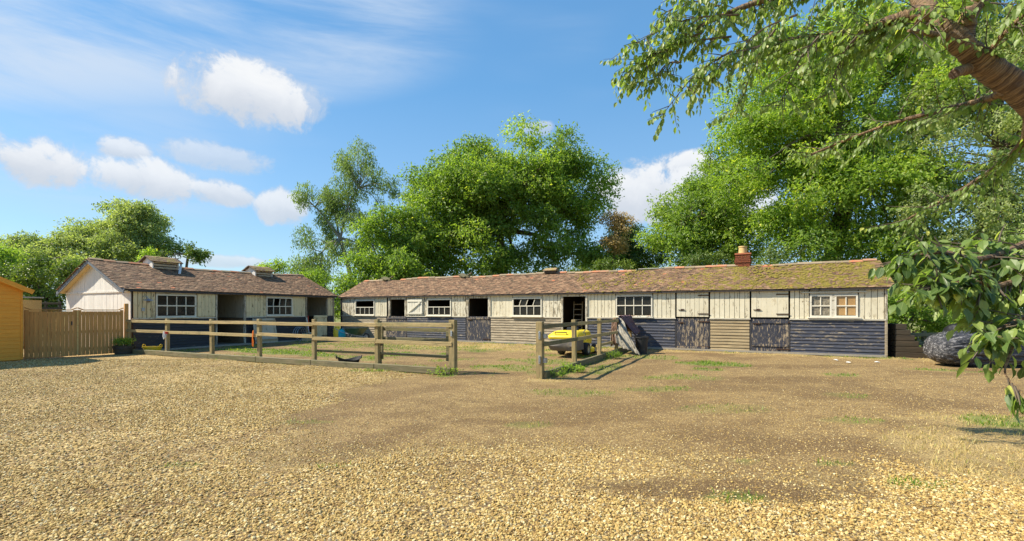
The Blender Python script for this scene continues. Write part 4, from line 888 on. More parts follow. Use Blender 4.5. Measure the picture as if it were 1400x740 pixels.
# tools
def tool(loc, top, lab, mt, head):
    o = empty('tool', loc, 0, lab, 'tool'); q = MB(); q.tube([(0, 0, .03), top], .014, 8); q.build('shaft', mt, o, True)
    q = MB()
    if head == 'broom': q.box((0, 0, .05), (.32, .06, .05)); q.box((0, 0, .0), (.34, .08, .07))
    else: q.box((0, 0, .04), (.18, .025, .20), None, .8)
    q.build('head', 'sleeper' if head == 'broom' else 'steel_paint', o)
tool(lframe(7.55, -.55), (-.20, .30, 1.33), 'broom with a reddish handle leaning by the second doorway', 'red_plastic', 'broom')
tool(lframe(7.45, -.75), (-.35, .35, 1.22), 'shovel with a pale handle leaning beside the broom', 'litter', 'shovel')
tool(lframe(7.72, -.2), (0, .02, 1.25), 'fork with a plain wooden handle standing against the doorway post', 'broom_wood', 'shovel')
# wire rack and box and bag of bits by the wall
o = empty('wire_basket', lframe(7.05, -.45), LRZ, 'grey wire hay basket on the ground before the short stable', 'basket')
q = MB()
for k in range(9):
    a = PI*k/8; q.tube([(-.28*math.cos(a), -.16, .32+.42*math.sin(a)), (-.28*math.cos(a)*.9, .16, .32+.38*math.sin(a))], .008, 5)
for yy_ in (-.16, 0, .16): q.tube([(-.28*math.cos(PI*k/12), yy_, .32+.42*math.sin(PI*k/12)) for k in range(13)], .010, 5)
for xx_ in (-.26, .26): q.tube([(xx_, -.16, .32), (-xx_*.7, -.2, 0)], .012, 5); q.tube([(xx_, .16, .32), (-xx_*.7, .2, 0)], .012, 5)
q.build('wire_frame', 'galvanised', o)
o = empty('box', lframe(7.25, -.78), LRZ+.2, 'tan cardboard box standing in front of the wire basket', 'box')
q = MB(); q.box((0, 0, .21), (.42, .34, .42)); q.build('carton', 'cardboard', o, bevel=.006); q = MB(); q.box((0, -.22, .43), (.40, .12, .01), Matrix.Rotation(.5, 3, 'X')); q.build('flap', 'cardboard', o)
# feed sacks past the end of the short stable
for px, mt, lab, h in ((461, 'yellow_trug', 'yellow sack standing at the end of the short stable', .72), (467, 'teal_cloth', 'turquoise bag beside the yellow sack between the stables', .58)):
    base = Vector(((px-700)/F*25.0, 25.0, 0)); o = empty('sack', base, R(10), lab, 'sack')
    V = []; nn = 14; pr = [(0, .0), (.18, .0), (.21, .08), (.20, h*.5), (.19, h*.8), (.12, h*.92), (.14, h), (0, h-.02)]
    q = MB(); vs = []
    for (rr_, z) in pr:
        for k in range(nn): a = 2*PI*k/nn; vs.append((rr_*math.cos(a)*(1+.12*math.sin(3*a+z*9)), rr_*.7*math.sin(a), z))
    q.add(vs, [(i*nn+k, i*nn+(k+1) % nn, (i+1)*nn+(k+1) % nn, (i+1)*nn+k) for i in range(len(pr)-1) for k in range(nn)]); q.build('bag', mt, o, True)
    bd('tie', o, (0, 0, h*.9), (.2, .15, .02), 'black_plastic')
# wheelbarrow
wb = empty('wheelbarrow', Vector(((487-700)/F*24.3, 24.3, 0)), R(-20), 'dark green wheelbarrow parked at the left end of the long stable', 'wheelbarrow')
q = MB(); T_ = [(-.50, -.36), (.50, -.36), (.50, .36), (-.50, .36)]; B_ = [(-.26, -.22), (.22, -.22), (.22, .22), (-.26, .22)]
vs = [(x_, y_, .62+(.05 if x_ > 0 else 0)) for x_, y_ in T_]+[(x_, y_, .30) for x_, y_ in B_]+[(x_*.96, y_*.95, .62+(.05 if x_ > 0 else 0)) for x_, y_ in T_]+[(x_*.94, y_*.94, .325) for x_, y_ in B_]
q.add(vs, [(0, 1, 5, 4), (1, 2, 6, 5), (2, 3, 7, 6), (3, 0, 4, 7), (4, 5, 6, 7), (9, 8, 12, 13), (10, 9, 13, 14), (11, 10, 14, 15), (8, 11, 15, 12), (15, 14, 13, 12), (0, 8, 9, 1), (1, 9, 10, 2), (2, 10, 11, 3), (3, 11, 8, 0)]); q.build('tray', 'green_plastic', wb)
for sg in (-1, 1):
    q = MB(); q.tube([(-1.15, sg*.28, .62), (-.7, sg*.27, .42), (.2, sg*.2, .27), (.62, sg*.05, .19)], .017, 7); q.build('handle', 'galvanised', wb, True)
    q = MB(); q.tube([(-.3, sg*.24, .32), (-.42, sg*.26, .02), (-.25, sg*.26, .01), (-.1, sg*.23, .3)], .015, 7); q.build('leg', 'galvanised', wb, True)
Mw = Matrix.Rotation(PI/2, 3, 'X'); q = MB(); q.lathe([(.13, -.05), (.18, -.045), (.20, 0), (.18, .045), (.13, .05), (.13, -.05)], 20, (.66, 0, .20), Mw); wh_ = q.build('wheel', 'tyre', wb, True)
q = MB(); q.lathe([(0, -.04), (.13, -.03), (.13, .03), (0, .04)], 16, (.66, 0, .20), Mw); q.build('hub', 'galvanised', wh_)

# ladder inside the tall doorway
ld = empty('ladder', PLm+MX*14.35+MN*.75, math.atan2(MX.y, MX.x)+.1, 'grey wooden ladder leaning inside the tall open doorway', 'ladder')
for sx_ in (-.2, .2): bd('stile', ld, (sx_, .12, 1.0), (.045, .03, 2.05), 'natural_board', (R(-7), 0, 0))
for k in range(8): bd('rung', ld, (0, .0+.245*(.2+k*.24)/2.05, .2+k*.24), (.36, .025, .035), 'natural_board')

# ------------------------------------------------------------------ ride-on mower
mw = empty('ride_on_mower', Vector((1.93, 15.75, 0)), math.atan2(MX.y, MX.x), 'yellow ride-on mower with grey grass box parked behind the short fence', 'lawn mower')
def loft(secs, mt, name, parent, smooth=True, noise=0):
    """secs: list of (z, x0, x1, y0, y1, corner)"""
    q = MB(); n = 32; vs = []
    for (z, x0, x1, y0, y1, cr) in secs:
        cx, cy, hx, hy = (x0+x1)/2, (y0+y1)/2, (x1-x0)/2, (y1-y0)/2
        for k in range(n):
            a = 2*PI*k/n; c_, s_ = math.cos(a), math.sin(a); e = cr
            px = cx+hx*math.copysign(abs(c_)**e, c_); py = cy+hy*math.copysign(abs(s_)**e, s_)
            nn_ = noise*math.sin(7*a+z*13)*math.sin(z*23+3*a)
            vs.append((px+nn_*c_, py+nn_*s_, z))
    fs = [(i*n+k, i*n+(k+1) % n, (i+1)*n+(k+1) % n, (i+1)*n+k) for i in range(len(secs)-1) for k in range(n)]
    fs += [tuple(range(n-1, -1, -1)), tuple((len(secs)-1)*n+k for k in range(n))]; q.add(vs, fs); return q.build(name, mt, parent, smooth)
gb = loft([(.22, -.42, .42, -.42, .36, .45), (.25, -.50, .48, -.52, .40, .4), (.40, -.54, .50, -.62, .42, .4), (.55, -.53, .50, -.58, .42, .4), (.66, -.52, .50, -.55, .42, .4)], 'grey_canvas', 'grass_box', mw, True, .035)
lid = loft([(.64, -.55, .53, -.58, .44, .38), (.70, -.57, .55, -.60, .45, .38), (.76, -.54, .53, -.56, .45, .4), (.87, -.42, .44, -.38, .42, .45), (.90, -.34, .36, -.28, .36, .5)], 'yellow_plastic', 'grass_box_lid', mw)
q = MB(); q.tube([(-.26, -.52, .80), (-.26, -.56, .86), (.16, -.56, .86), (.16, -.52, .80)], .018, 8); q.build('handle', 'black_plastic', lid, True)
def wheel(x_, y_, r_, w_, side_):
    M_ = Matrix.Rotation(PI/2*side_, 3, 'Y'); q = MB(); q.lathe([(r_*.58, -w_/2), (r_*.9, -w_/2), (r_, -w_*.32), (r_, w_*.32), (r_*.9, w_/2), (r_*.58, w_/2), (r_*.58, -w_/2)], 26, (x_, y_, r_), M_); wl = q.build('wheel', 'tyre', mw, True)
    q = MB(); q.lathe([(0, w_*.38), (.05, w_*.42), (.06, w_*.3), (r_*.5, w_*.22), (r_*.58, w_*.48), (r_*.60, w_*.48), (r_*.60, -w_*.45), (0, -w_*.45)], 22, (x_, y_, r_), M_); q.build('rim', 'hub_cream', wl, True)
wheel(.46, .62, .23, .20, 1); wheel(-.46, .62, .23, .20, -1); wheel(.40, 1.75, .17, .14, 1); wheel(-.40, 1.75, .17, .14, -1)
loft([(.34, -.30, .30, .42, 1.2, .5), (.48, -.34, .34, .40, 1.2, .4), (.56, -.30, .30, .42, .95, .5)], 'yellow_plastic', 'rear_body', mw)
loft([(.34, -.26, .26, 1.15, 2.05, .4), (.60, -.27, .27, 1.15, 2.08, .4), (.80, -.22, .22, 1.15, 2.0, .5), (.86, -.12, .12, 1.2, 1.9, .7)], 'yellow_plastic', 'bonnet', mw)
loft([(.10, -.55, .55, .85, 1.55, .5), (.22, -.55, .55, .85, 1.55, .5), (.26, -.48, .48, .9, 1.5, .5)], 'yellow_plastic', 'cutting_deck', mw)
loft([(.56, -.22, .22, .48, .92, .5), (.64, -.24, .24, .46, .94, .5), (.66, -.2, .2, .5, .9, .6)], 'black_plastic', 'seat', mw)
q = MB(); q.box((0, .47, .82), (.42, .08, .36), Matrix.Rotation(-.2, 3, 'X')); q.build('seat_back', 'black_plastic', mw, True, .025)
q = MB(); q.tube([(0, 1.22, .7), (0, 1.10, .98)], .022, 8); q.lathe([(.15, -.012), (.17, 0), (.15, .012), (.14, 0), (.15, -.012)], 22, (0, 1.09, 1.0), Matrix.Rotation(-.6, 3, 'X')); q.box((0, 1.09, 1.0), (.28, .03, .015)); q.build('steering_wheel', 'black_plastic', mw, True)
q = MB(); q.tube([(.36, .5, .5), (.40, .55, .85), (.40, .7, .9)], .018, 7); q.tube([(.3, 1.0, .4), (.34, .9, .8)], .014, 7); q.build('lever', 'steel_paint', mw, True)

# ------------------------------------------------------------------ horse rugs over the fence end and bin
FRZ = math.atan2(MN.y, MN.x)
def drape(name, lab, mt, s0, s1, front, back, flare, seed, top=1.275, skew=0):
    """cloth over the top rail: local x along the fence, -y to the right (sunny) side"""
    o = empty(name, RA+MN*s0, FRZ, lab, 'horse rug', 'horse rugs thrown over the fence end'); nu, nv = 44, 60; V = []
    L = front+back+.16; rs = random.Random(seed)
    for j in range(nv):
        d = -front-.08+L*j/(nv-1)
        for i in range(nu):
            u = i/(nu-1); x_ = u*(s1-s0); hang = max(0, abs(d)-.07)
            fold = (.5+.5*math.sin(u*19+seed+hang*2.2*math.sin(seed)))*min(.13, hang*.22)+(fbm(np.array([u*7+seed]), np.array([hang*5.0]))[0]-.5)*min(.10, hang*.3)
            edge = 1-.10*math.sin(u*9+seed)
            if d < 0: y_ = -.11-flare*(hang/front)**1.3*(1-.55*u)-fold; z_ = top-(hang*edge)*math.cos(min(1.2, flare*.6))
            else: y_ = .03+fold*.6; z_ = top-hang*edge
            if hang == 0: y_ = -.04+d; z_ = top+.035*math.cos(d/.07*1.3)+.015*math.sin(u*23)
            z_ = max(z_, .02+.03*fold*8); V.append((x_+skew*hang+.03*math.sin(hang*7+seed), y_, z_))
    ii_ = (np.arange(nv-1)[:, None]*nu+np.arange(nu-1)[None, :]).ravel()
    ob = link('cloth', npmesh('cloth', V, np.stack([ii_, ii_+1, ii_+1+nu, ii_+nu], 1), mt, None, True), o); sm_ = ob.modifiers.new('thick', 'SOLIDIFY'); sm_.thickness = .014
    # binding tape along the hem
    q = MB(); q.tube([Vector(V[i]) for i in range(0, nu, 2)], .012, 6); q.build('hem', 'black_plastic' if mt != 'rug_grey' else 'rug_purple', o, True)
drape('horse_rug', 'navy horse rug hanging lowest over the fence rail, nearest the mower', 'rug_navy', 7.05, 7.75, .85, .7, .1, 1.3)
def hang(lab, mt, tl, tr, bl_, br, seed, folds=5, amp=.07):
    """cloth caught at the top edge tl-tr (fence coordinates) and spreading down to bl-br"""
    tl, tr, bl_, br = map(Vector, (tl, tr, bl_, br)); o = empty('horse_rug', RA, FRZ, lab, 'horse rug', 'horse rugs thrown over the fence end'); nu, nv = 40, 46; V = []
    for j_ in range(nv):
        v = j_/(nv-1)
        for i_ in range(nu):
            u = i_/(nu-1); p = tl.lerp(tr, u).lerp(bl_.lerp(br, u), v); w_ = .25+.75*v
            f_ = math.sin(u*PI*2*folds*(.6+.4*u)+seed+2.2*math.sin(v*3+seed)+3*fbm(np.array([u*3]), np.array([v*2+seed]))[0])*amp*w_+(fbm(np.array([u*6+seed]), np.array([v*6.0]))[0]-.5)*amp*2.2
            p = p+Vector((-abs(f_)*.9-.03, f_*.5, .05*math.sin(u*9+seed)*(v if p.z > .2 else 0)+.04*math.sin(v*17+u*5)*(1-v))); p.x -= .10*math.sin(v*PI)
            V.append((p.x, p.y, max(p.z, .015+.03*abs(math.sin(u*20)))))
    ii_ = (np.arange(nv-1)[:, None]*nu+np.arange(nu-1)[None, :]).ravel()
    ob = link('cloth', npmesh('cloth', V, np.stack([ii_, ii_+1, ii_+1+nu, ii_+nu], 1), mt, None, True), o); sm_ = ob.modifiers.new('thick', 'SOLIDIFY'); sm_.thickness = .014
    q = MB(); q.tube([Vector(V[i_*nu]) for i_ in range(nv)]+[Vector(V[(nv-1)*nu+i_]) for i_ in range(nu)], .013, 6); q.build('hem', 'rug_grey' if mt != 'rug_grey' else 'rug_purple', o, True)
hang('pale grey horse rug spilling from the fence rail down to the ground', 'rug_grey', (7.3, .06, 1.30), (7.3, -.16, 1.33), (7.0, -.10, .35), (6.75, -1.0, .0), 2.1)
hang('checked brown horse rug hanging in a narrow fold nearest the mower', 'rug_tan', (7.2, .14, 1.26), (7.2, .0, 1.3), (7.1, .16, .30), (7.05, -.12, .35), 5.2, 3, .05)
drape('horse_rug', 'dark purple horse rug bunched over the far end of the fence', 'rug_purple', 7.6, 9.35, .66, .6, .45, 4.4, 1.36, .05)
bn = empty('bin', gp(879.5, 484.5)+Vector((0, .22, 0)), 0, 'black plastic tub bin standing beside the horse rugs', 'bin')
frustum_pot('tub', [(0, 0), (.185, 0), (.235, .60), (.225, .60), (.18, .05), (0, .05)], 'black_rubber', bn); frustum_pot('rim', [(.232, .57), (.262, .58), (.262, .625), (.226, .625), (.226, .60)], 'black_rubber', bn)

# ------------------------------------------------------------------ right end: sleepers, rails, wrapped bale
sk = empty('sleeper_stack', Vector((12.95, 15.75, 0)), R(-20), 'dark stepped stack of old timber sleepers against the right end of the long stable', 'timber stack')
for r_ in range(6):
    L = .86-.11*r_
    for k in range(3): bd('sleeper', sk, (.12+L/2, -.26+k*.26, .10+r_*.19), (L, .25, .18), 'sleeper', (0, 0, J(-.02, .02)), .012)
fb = empty('fence', Vector((13.6, 17.6, 0)), R(2), 'low mossy rail fence in the shade behind the sleepers', 'fence')
for k in range(4): bd('post', fb, (.6+k*1.9, .1, .35), (.12, .12, .9), 'fence_old', bevel=.01)
for z in (.30, .66): bd('rail', fb, (3.4, 0, z), (6.6, .07, .15), 'fence_old', (0, R(-.6 if z > .5 else .5), 0), .012)
def lump(name, parent, c, r, mt, sd, nu=72, nv=48, e=.75, wr=.05):
    th = np.linspace(0, 2*PI, nu, endpoint=False); ph = np.linspace(-PI/2, PI/2, nv); T, P_ = np.meshgrid(th, ph)
    # long axis = x
    cx = np.sin(P_); cr = np.cos(P_); xs = np.sign(cx)*np.abs(cx)**e; rs_ = np.abs(cr)**e
    yv = np.sign(np.cos(T))*np.abs(np.cos(T))**.85*rs_; zv = np.sign(np.sin(T))*np.abs(np.sin(T))**.85*rs_
    rdg = 1-np.abs(fbm(xs*1.5+sd, yv*6+9, zv*9+2, 4)-.5)*5; d = 1+wr*(fbm(xs*2.2+sd, T*0+yv*5+3, zv*6+4, 3)-.5)*2+wr*.7*np.clip(rdg, -1, 1)
    X_ = c[0]+r[0]*xs; Y_ = c[1]+r[1]*yv*d; Z_ = c[2]+r[2]*zv*d; Z_ = np.maximum(Z_, .0)
    ii_ = (np.arange(nv-1)[:, None]*nu+np.arange(nu)[None, :]); jj = (np.arange(nv-1)[:, None]*nu+((np.arange(nu)+1) % nu)[None, :])
    Fc = np.stack([ii_.ravel(), jj.ravel(), (jj+nu).ravel(), (ii_+nu).ravel()], 1)
    return link(name, npmesh(name, np.stack([X_, Y_, Z_], -1).reshape(-1, 3), Fc, mt, None, True), parent)
bl = empty('wrapped_bale', Vector((14.0, 13.0, 0)), R(-4), 'long silage bale wrapped in shiny black plastic behind the near leaves', 'bale')
lump('wrap', bl, (0, 0, .50), (1.95, .60, .53), 'bale_wrap', 3.1, 150, 110, .62, wr=.085)
q = MB(); q.tube([(-.9, -.6, .25), (-.6, -.66, .5), (-.5, -.5, .9), (-.45, 0, 1.08)], .012, 6); q.tube([(.5, -.62, .2), (.55, -.66, .5), (.6, -.5, .95), (.6, 0, 1.08)], .012, 6); q.build('twine', 'black_plastic', bl, True)
b2 = empty('wrapped_bundle', Vector((13.95, 14.1, 0)), R(10), 'small dark wrapped bundle standing behind the long black bale', 'bale')
lump('wrap', b2, (0, 0, .60), (.42, .40, .60), 'black_plastic', 8.4, 60, 50, .5, wr=.05); q = MB(); q.tube([(-.3, -.4, .3), (-.25, -.44, .7), (-.2, -.2, 1.26)], .01, 6); q.build('twine', 'black_plastic', b2, True)
# litter
for i, (px, py, lab) in enumerate(((1143, 486, 'pinkish white scrap of paper nearest the peeling doors'), (1160, 489.5, 'flat white scrap of litter in the middle of the three by the wall'), (1199, 489, 'white crumpled scrap nearest the right end of the stable'))):
    p = gp(px, py+7); q = MB(); r_ = .09; n_ = 7; vs = [(0, 0, .035)]+[(r_*J(.6, 1.2)*math.cos(2*PI*k/n_), r_*.7*J(.6, 1.2)*math.sin(2*PI*k/n_), J(0, .03)) for k in range(n_)]+[(0, 0, .0)]
    q.add(vs, [(0, 1+k, 1+(k+1) % n_) for k in range(n_)]+[(n_+1, 1+(k+1) % n_, 1+k) for k in range(n_)]); o = q.build('litter_scrap', 'litter'); o.location = p+Vector((0, 0, .01)); tag(o, lab, 'litter')

# ------------------------------------------------------------------ trees
def leaf_mesh(C, Dr, Nr, size, rnd, mt, name, wid=.42, detail=False, quad_fold=.18):
    """C centres (n,3), Dr leaf direction, Nr normal; pointed folded blades"""
    n = len(C); Dr = Dr/np.maximum(np.linalg.norm(Dr, axis=1, keepdims=True), 1e-6); Sd = np.cross(Dr, Nr); Sd /= np.maximum(np.linalg.norm(Sd, axis=1, keepdims=True), 1e-6); Nn = np.cross(Sd, Dr)
    s = size[:, None]; w_ = s*wid
    if not detail:
        V = np.stack([C-Dr*s*.5, C-Sd*w_*.5+Nn*s*quad_fold*.5-Dr*s*.05, C+Dr*s*.5-Nn*s*.06, C+Sd*w_*.5+Nn*s*quad_fold*.5-Dr*s*.05], 1).reshape(-1, 3)
        i4 = np.arange(n)*4; Fc = np.concatenate([np.stack([i4, i4+2, i4+1], 1), np.stack([i4, i4+3, i4+2], 1)]); k = 4
    else:
        cur = -Nn*s
        pts = [C, C+Dr*s*.28-Sd*w_*.42+Nn*s*.06, C+Dr*s*.30+cur*.02, C+Dr*s*.28+Sd*w_*.42+Nn*s*.06, C+Dr*s*.62-Sd*w_*.46+Nn*s*.03+cur*.05, C+Dr*s*.63+cur*.08, C+Dr*s*.62+Sd*w_*.46+Nn*s*.03+cur*.05, C+Dr*s*1.0+cur*.2]
        V = np.stack(pts, 1).reshape(-1, 3); i8 = np.arange(n)*8; T = lambda a, b_, c_: np.stack([i8+a, i8+b_, i8+c_], 1)
        Fc = np.concatenate([T(0, 2, 1), T(0, 3, 2), T(1, 2, 5), T(1, 5, 4), T(2, 3, 6), T(2, 6, 5), T(4, 5, 7), T(5, 6, 7)]); k = 8
    return npmesh(name, V, Fc, mt, {'rnd': np.repeat(rnd, k)})
TN = [40]
def tree(name, lab, cat, base, ell, nleaf, size, mt, nclump=90, trunk_r=.3, bark='bark_dark', droop=.25, group=None, cr=(.7, 1.5), gaps=0., wid=.45, hue=.18, forks=7, flat=.65):
    """ell: list of (centre, radii). crown = clumps of twig sprays hung on limbs"""
    global RNG
    TN[0] += 1; RNG = np.random.default_rng(TN[0]); random.seed(TN[0])
    o = empty(name, base, 0, lab, cat, group); B = Vector(base)
    vol = np.array([e[1][0]*e[1][1]*e[1][2] for e in ell])**.67; pick = RNG.choice(len(ell), nclump, p=vol/vol.sum())
    C = []
    for i in pick:
        c, r = ell[i]; d = RNG.normal(size=3); d /= np.linalg.norm(d); rad = .35+.62*RNG.random()**.55
        C.append(np.array(c)-np.array(base)+d*np.array(r)*rad)
    C = np.array(C); C[:, 2] = np.maximum(C[:, 2], cr[0]*.5); cs_ = RNG.uniform(cr[0], cr[1], nclump)
    # limbs
    q = MB(); top = C.mean(0); top[2] = C[:, 2].min()+.35*(C[:, 2].max()-C[:, 2].min()); 
    tp = [(0, 0, -.3*trunk_r), (.1*trunk_r, 0, top[2]*.3), (top[0]*.35, top[1]*.3, top[2]*.65), tuple(top)]
    q.tube([Vector(p) for p in tp], [trunk_r*1.25, trunk_r, trunk_r*.85, trunk_r*.7], 9)
    idx = RNG.choice(nclump, min(forks, nclump), replace=False); nodes = [np.array(top)]; nr = [trunk_r*.6]
    for i in idx:
        e = top+(C[i]-top)*.72; mid = (top+e)/2+np.array([0, 0, .12*np.linalg.norm(e-top)])+RNG.normal(0, .15, 3)
        q.tube([Vector(top), Vector(mid), Vector(e)], [trunk_r*.55, trunk_r*.36, trunk_r*.2], 6); nodes += [mid, e]; nr += [trunk_r*.3, trunk_r*.18]
    nodes = np.array(nodes)
    for i in range(nclump):
        d = np.linalg.norm(nodes-C[i], axis=1); j = int(d.argmin()); a = nodes[j]; e = C[i]; mid = (a+e)/2+RNG.normal(0, .12, 3)+np.array([0, 0, .08*d[j]])
        q.tube([Vector(a), Vector(mid), Vector(e)], [min(trunk_r*.25, max(.02, min(nr[j], .02*d[j]+.03))), min(.03, trunk_r*.15), min(.012, trunk_r*.1)], 5, False)
        for k in range(2):
            dd = RNG.normal(size=3); dd /= np.linalg.norm(dd); q.tube([Vector(e), Vector(e+dd*cs_[i]*.8)], [min(.014, trunk_r*.1), min(.006, trunk_r*.05)], 4, False)
    q.build('trunk', bark, o, True)
    per = cs_**2; per = per/per.sum(); ntw = np.maximum(3, (nleaf/7*per).astype(int)); ci = np.repeat(np.arange(nclump), ntw); m_ = len(ci)
    d = RNG.normal(size=(m_, 3)); d /= np.linalg.norm(d, axis=1, keepdims=True); rad = (.35+.75*RNG.random(m_)**.6)[:, None]
    T = C[ci]+d*rad*cs_[ci][:, None]*np.array([1, 1, flat])
    k = 7; ti = np.repeat(np.arange(m_), k); t_ = np.tile(np.linspace(-1, 1, k), m_)
    tw = d*np.array([1, 1, .5])+RNG.normal(0, .45, (m_, 3)); tw[:, 2] -= droop; tw /= np.linalg.norm(tw, axis=1, keepdims=True)
    L = size*1.6; P = T[ti]+tw[ti]*(t_*L)[:, None]+RNG.normal(0, size*.35, (len(ti), 3))
    Dr = tw[ti]*.7+RNG.normal(0, .55, (len(ti), 3)); Dr[:, 2] -= droop
    Nr = d[ti]*.75+np.array([0, 0, .45])+RNG.normal(0, .42, (len(ti), 3))
    cl = RNG.random(nclump); rnd = np.clip(.46+hue*2.0*(cl[ci][ti]-.5)+RNG.normal(0, .13, len(ti))+(RNG.random(len(ti)) < .03)*.4, 0, 1)
    keep = P[:, 2] > .02
    me_ = leaf_mesh(P[keep], Dr[keep], Nr[keep], size*RNG.uniform(.65, 1.3, keep.sum()), rnd[keep], mt, 'crown', wid)
    tag(link('crown', me_, o), kind='stuff'); return o
def E(px, py, D, rx, ry, rd=None):      # ellipsoid lobe of a crown at distance D
    c = at(px, py, D); k = D/F; return ((c.x, c.y, c.z), (rx*k, (rd if rd else (rx+ry)/2*.8)*k, ry*k))
def base_at(px, D): return ((px-700)/F*D, D, 0)
TG = 'trees behind the stables'
tree('ash_tree', 'tall broad green ash tree rising behind the middle of the long stable', 'tree', base_at(690, 38), [E(720, 228, 38, 92, 52), E(635, 262, 38, 78, 50), E(775, 258, 38, 56, 66), E(700, 300, 38, 125, 60), E(690, 270, 36, 90, 50), E(660, 225, 38, 50, 32), E(590, 300, 37, 58, 55), E(640, 352, 36, 120, 42), E(780, 330, 37, 62, 50), E(745, 192, 39, 35, 20)],
     135000, .26, 'leaf_ash', 240, .45, group=TG, cr=(.9, 1.8), hue=.24)
tree('ash_tree', 'smaller bright green tree left of the big ash behind the long stable', 'tree', base_at(530, 33), [E(528, 335, 33, 36, 50), E(550, 372, 32, 45, 30), E(500, 378, 32, 30, 26), E(565, 320, 34, 28, 36)], 26000, .22, 'leaf_ash', 52, .2, group=TG, cr=(.7, 1.2), hue=.2)
tree('birch_tree', 'thin drooping silver birch standing against the sky between the stables', 'tree', base_at(484, 42), [E(490, 222, 42, 30, 30), E(520, 255, 42, 26, 42), E(472, 262, 42, 26, 34), E(428, 268, 42, 28, 16), E(448, 290, 42, 24, 22), E(480, 320, 42, 48, 38), E(435, 350, 41, 38, 36), E(415, 385, 40, 30, 24)],
     34000, .19, 'leaf_birch', 92, .24, 'bark_grey', droop=1.1, group=TG, cr=(.45, 1.1), wid=.4, forks=9, flat=.95)
tree('elder_tree', 'dark tree behind the roof ridge beside the tan dying one', 'tree', base_at(860, 41), [E(855, 335, 41, 30, 42), E(835, 355, 40, 40, 30), E(880, 350, 41, 30, 24)], 18000, .24, 'leaf_dark', 44, .2, group=TG, cr=(.6, 1.1))
tree('dying_tree', 'small tree with tan dried twigs right of the big ash', 'tree', base_at(832, 36), [E(838, 322, 35, 22, 28), E(852, 303, 35, 14, 14)], 4200, .17, 'leaf_tan', 22, .12, group=TG, cr=(.4, .8), gaps=.4)
tree('sycamore_tree', 'mid green spreading tree behind the brick chimney', 'tree', base_at(965, 31), [E(955, 300, 31, 62, 42), E(1000, 255, 31, 55, 45), E(930, 340, 30, 50, 30), E(1000, 330, 30, 60, 38), E(985, 215, 32, 25, 25)], 42000, .21, 'leaf_ash', 78, .34, group=TG, cr=(.7, 1.4))
tree('maple_tree', 'huge bright yellow green tree above the right end of the long stable', 'tree', base_at(1130, 27), [E(1100, 190, 27, 95, 75), E(1180, 150, 27, 120, 85), E(1080, 265, 26, 95, 60), E(1190, 260, 26, 110, 70), E(1130, 325, 25, 100, 38), E(1040, 160, 27, 40, 45), E(1220, 340, 25, 70, 36), E(1110, 85, 28, 85, 55), E(1200, 50, 28, 100, 60), E(1300, 50, 28, 120, 70)],
     150000, .21, 'leaf_maple', 250, .55, group=TG, cr=(.8, 1.6), hue=.22)
tree('maple_tree', 'tall pale green tree at the right edge behind the cherry boughs', 'tree', base_at(1340, 24), [E(1330, 200, 24, 90, 90), E(1310, 300, 23, 95, 60), E(1420, 260, 23, 80, 90), E(1350, 110, 25, 110, 60), E(1400, 20, 26, 110, 60), E(1370, 360, 22, 80, 36)],
     74000, .17, 'leaf_grey', 140, .45, group=TG, cr=(.7, 1.4), hue=.18)
tree('lime_tree', 'rounded green tree on the skyline behind the short stable roof', 'tree', base_at(185, 46), [E(180, 312, 46, 55, 32), E(215, 332, 46, 42, 26), E(140, 330, 46, 48, 28), E(168, 292, 46, 28, 14), E(170, 345, 45, 80, 26), E(110, 345, 45, 40, 24)], 44000, .25, 'leaf_grey', 95, .35, group=TG, cr=(.8, 1.5))
tree('lime_tree', 'lower grey green tree at the left edge of the photo', 'tree', base_at(60, 43), [E(75, 342, 43, 42, 22), E(20, 348, 43, 45, 24), E(60, 365, 41, 75, 26)], 26000, .24, 'leaf_grey', 60, .3, group=TG, cr=(.7, 1.3))
tree('hazel_tree', 'vivid green bushy tree behind the orange shed', 'tree', base_at(10, 27), [E(5, 365, 27, 38, 28), E(-50, 370, 26, 50, 40), E(25, 395, 26, 28, 22)], 16000, .18, 'leaf_maple', 34, .2, group=TG, cr=(.5, .95))
tree('hazel_tree', 'bright sapling top poking up behind the first roof vent', 'tree', base_at(203, 31), [E(203, 346, 31, 12, 6), E(190, 352, 31, 8, 5), E(205, 362, 31, 14, 10)], 1500, .17, 'leaf_maple', 12, .08, group=TG, cr=(.3, .5))
tree('hazel_tree', 'bright sapling top poking up behind the second roof vent', 'tree', base_at(372, 33), [E(372, 362, 33, 12, 6), E(382, 368, 33, 8, 6)], 1100, .17, 'leaf_maple', 9, .08, group=TG, cr=(.3, .5))
tree('walnut_tree', 'small tree with loose dark twigs against the sky right of the first roof vent', 'tree', base_at(250, 44), [E(250, 345, 44, 34, 10), E(268, 352, 44, 18, 6)], 2600, .24, 'leaf_dark', 18, .15, group=TG, cr=(.4, .7))
HG = 'bushes behind the yard'
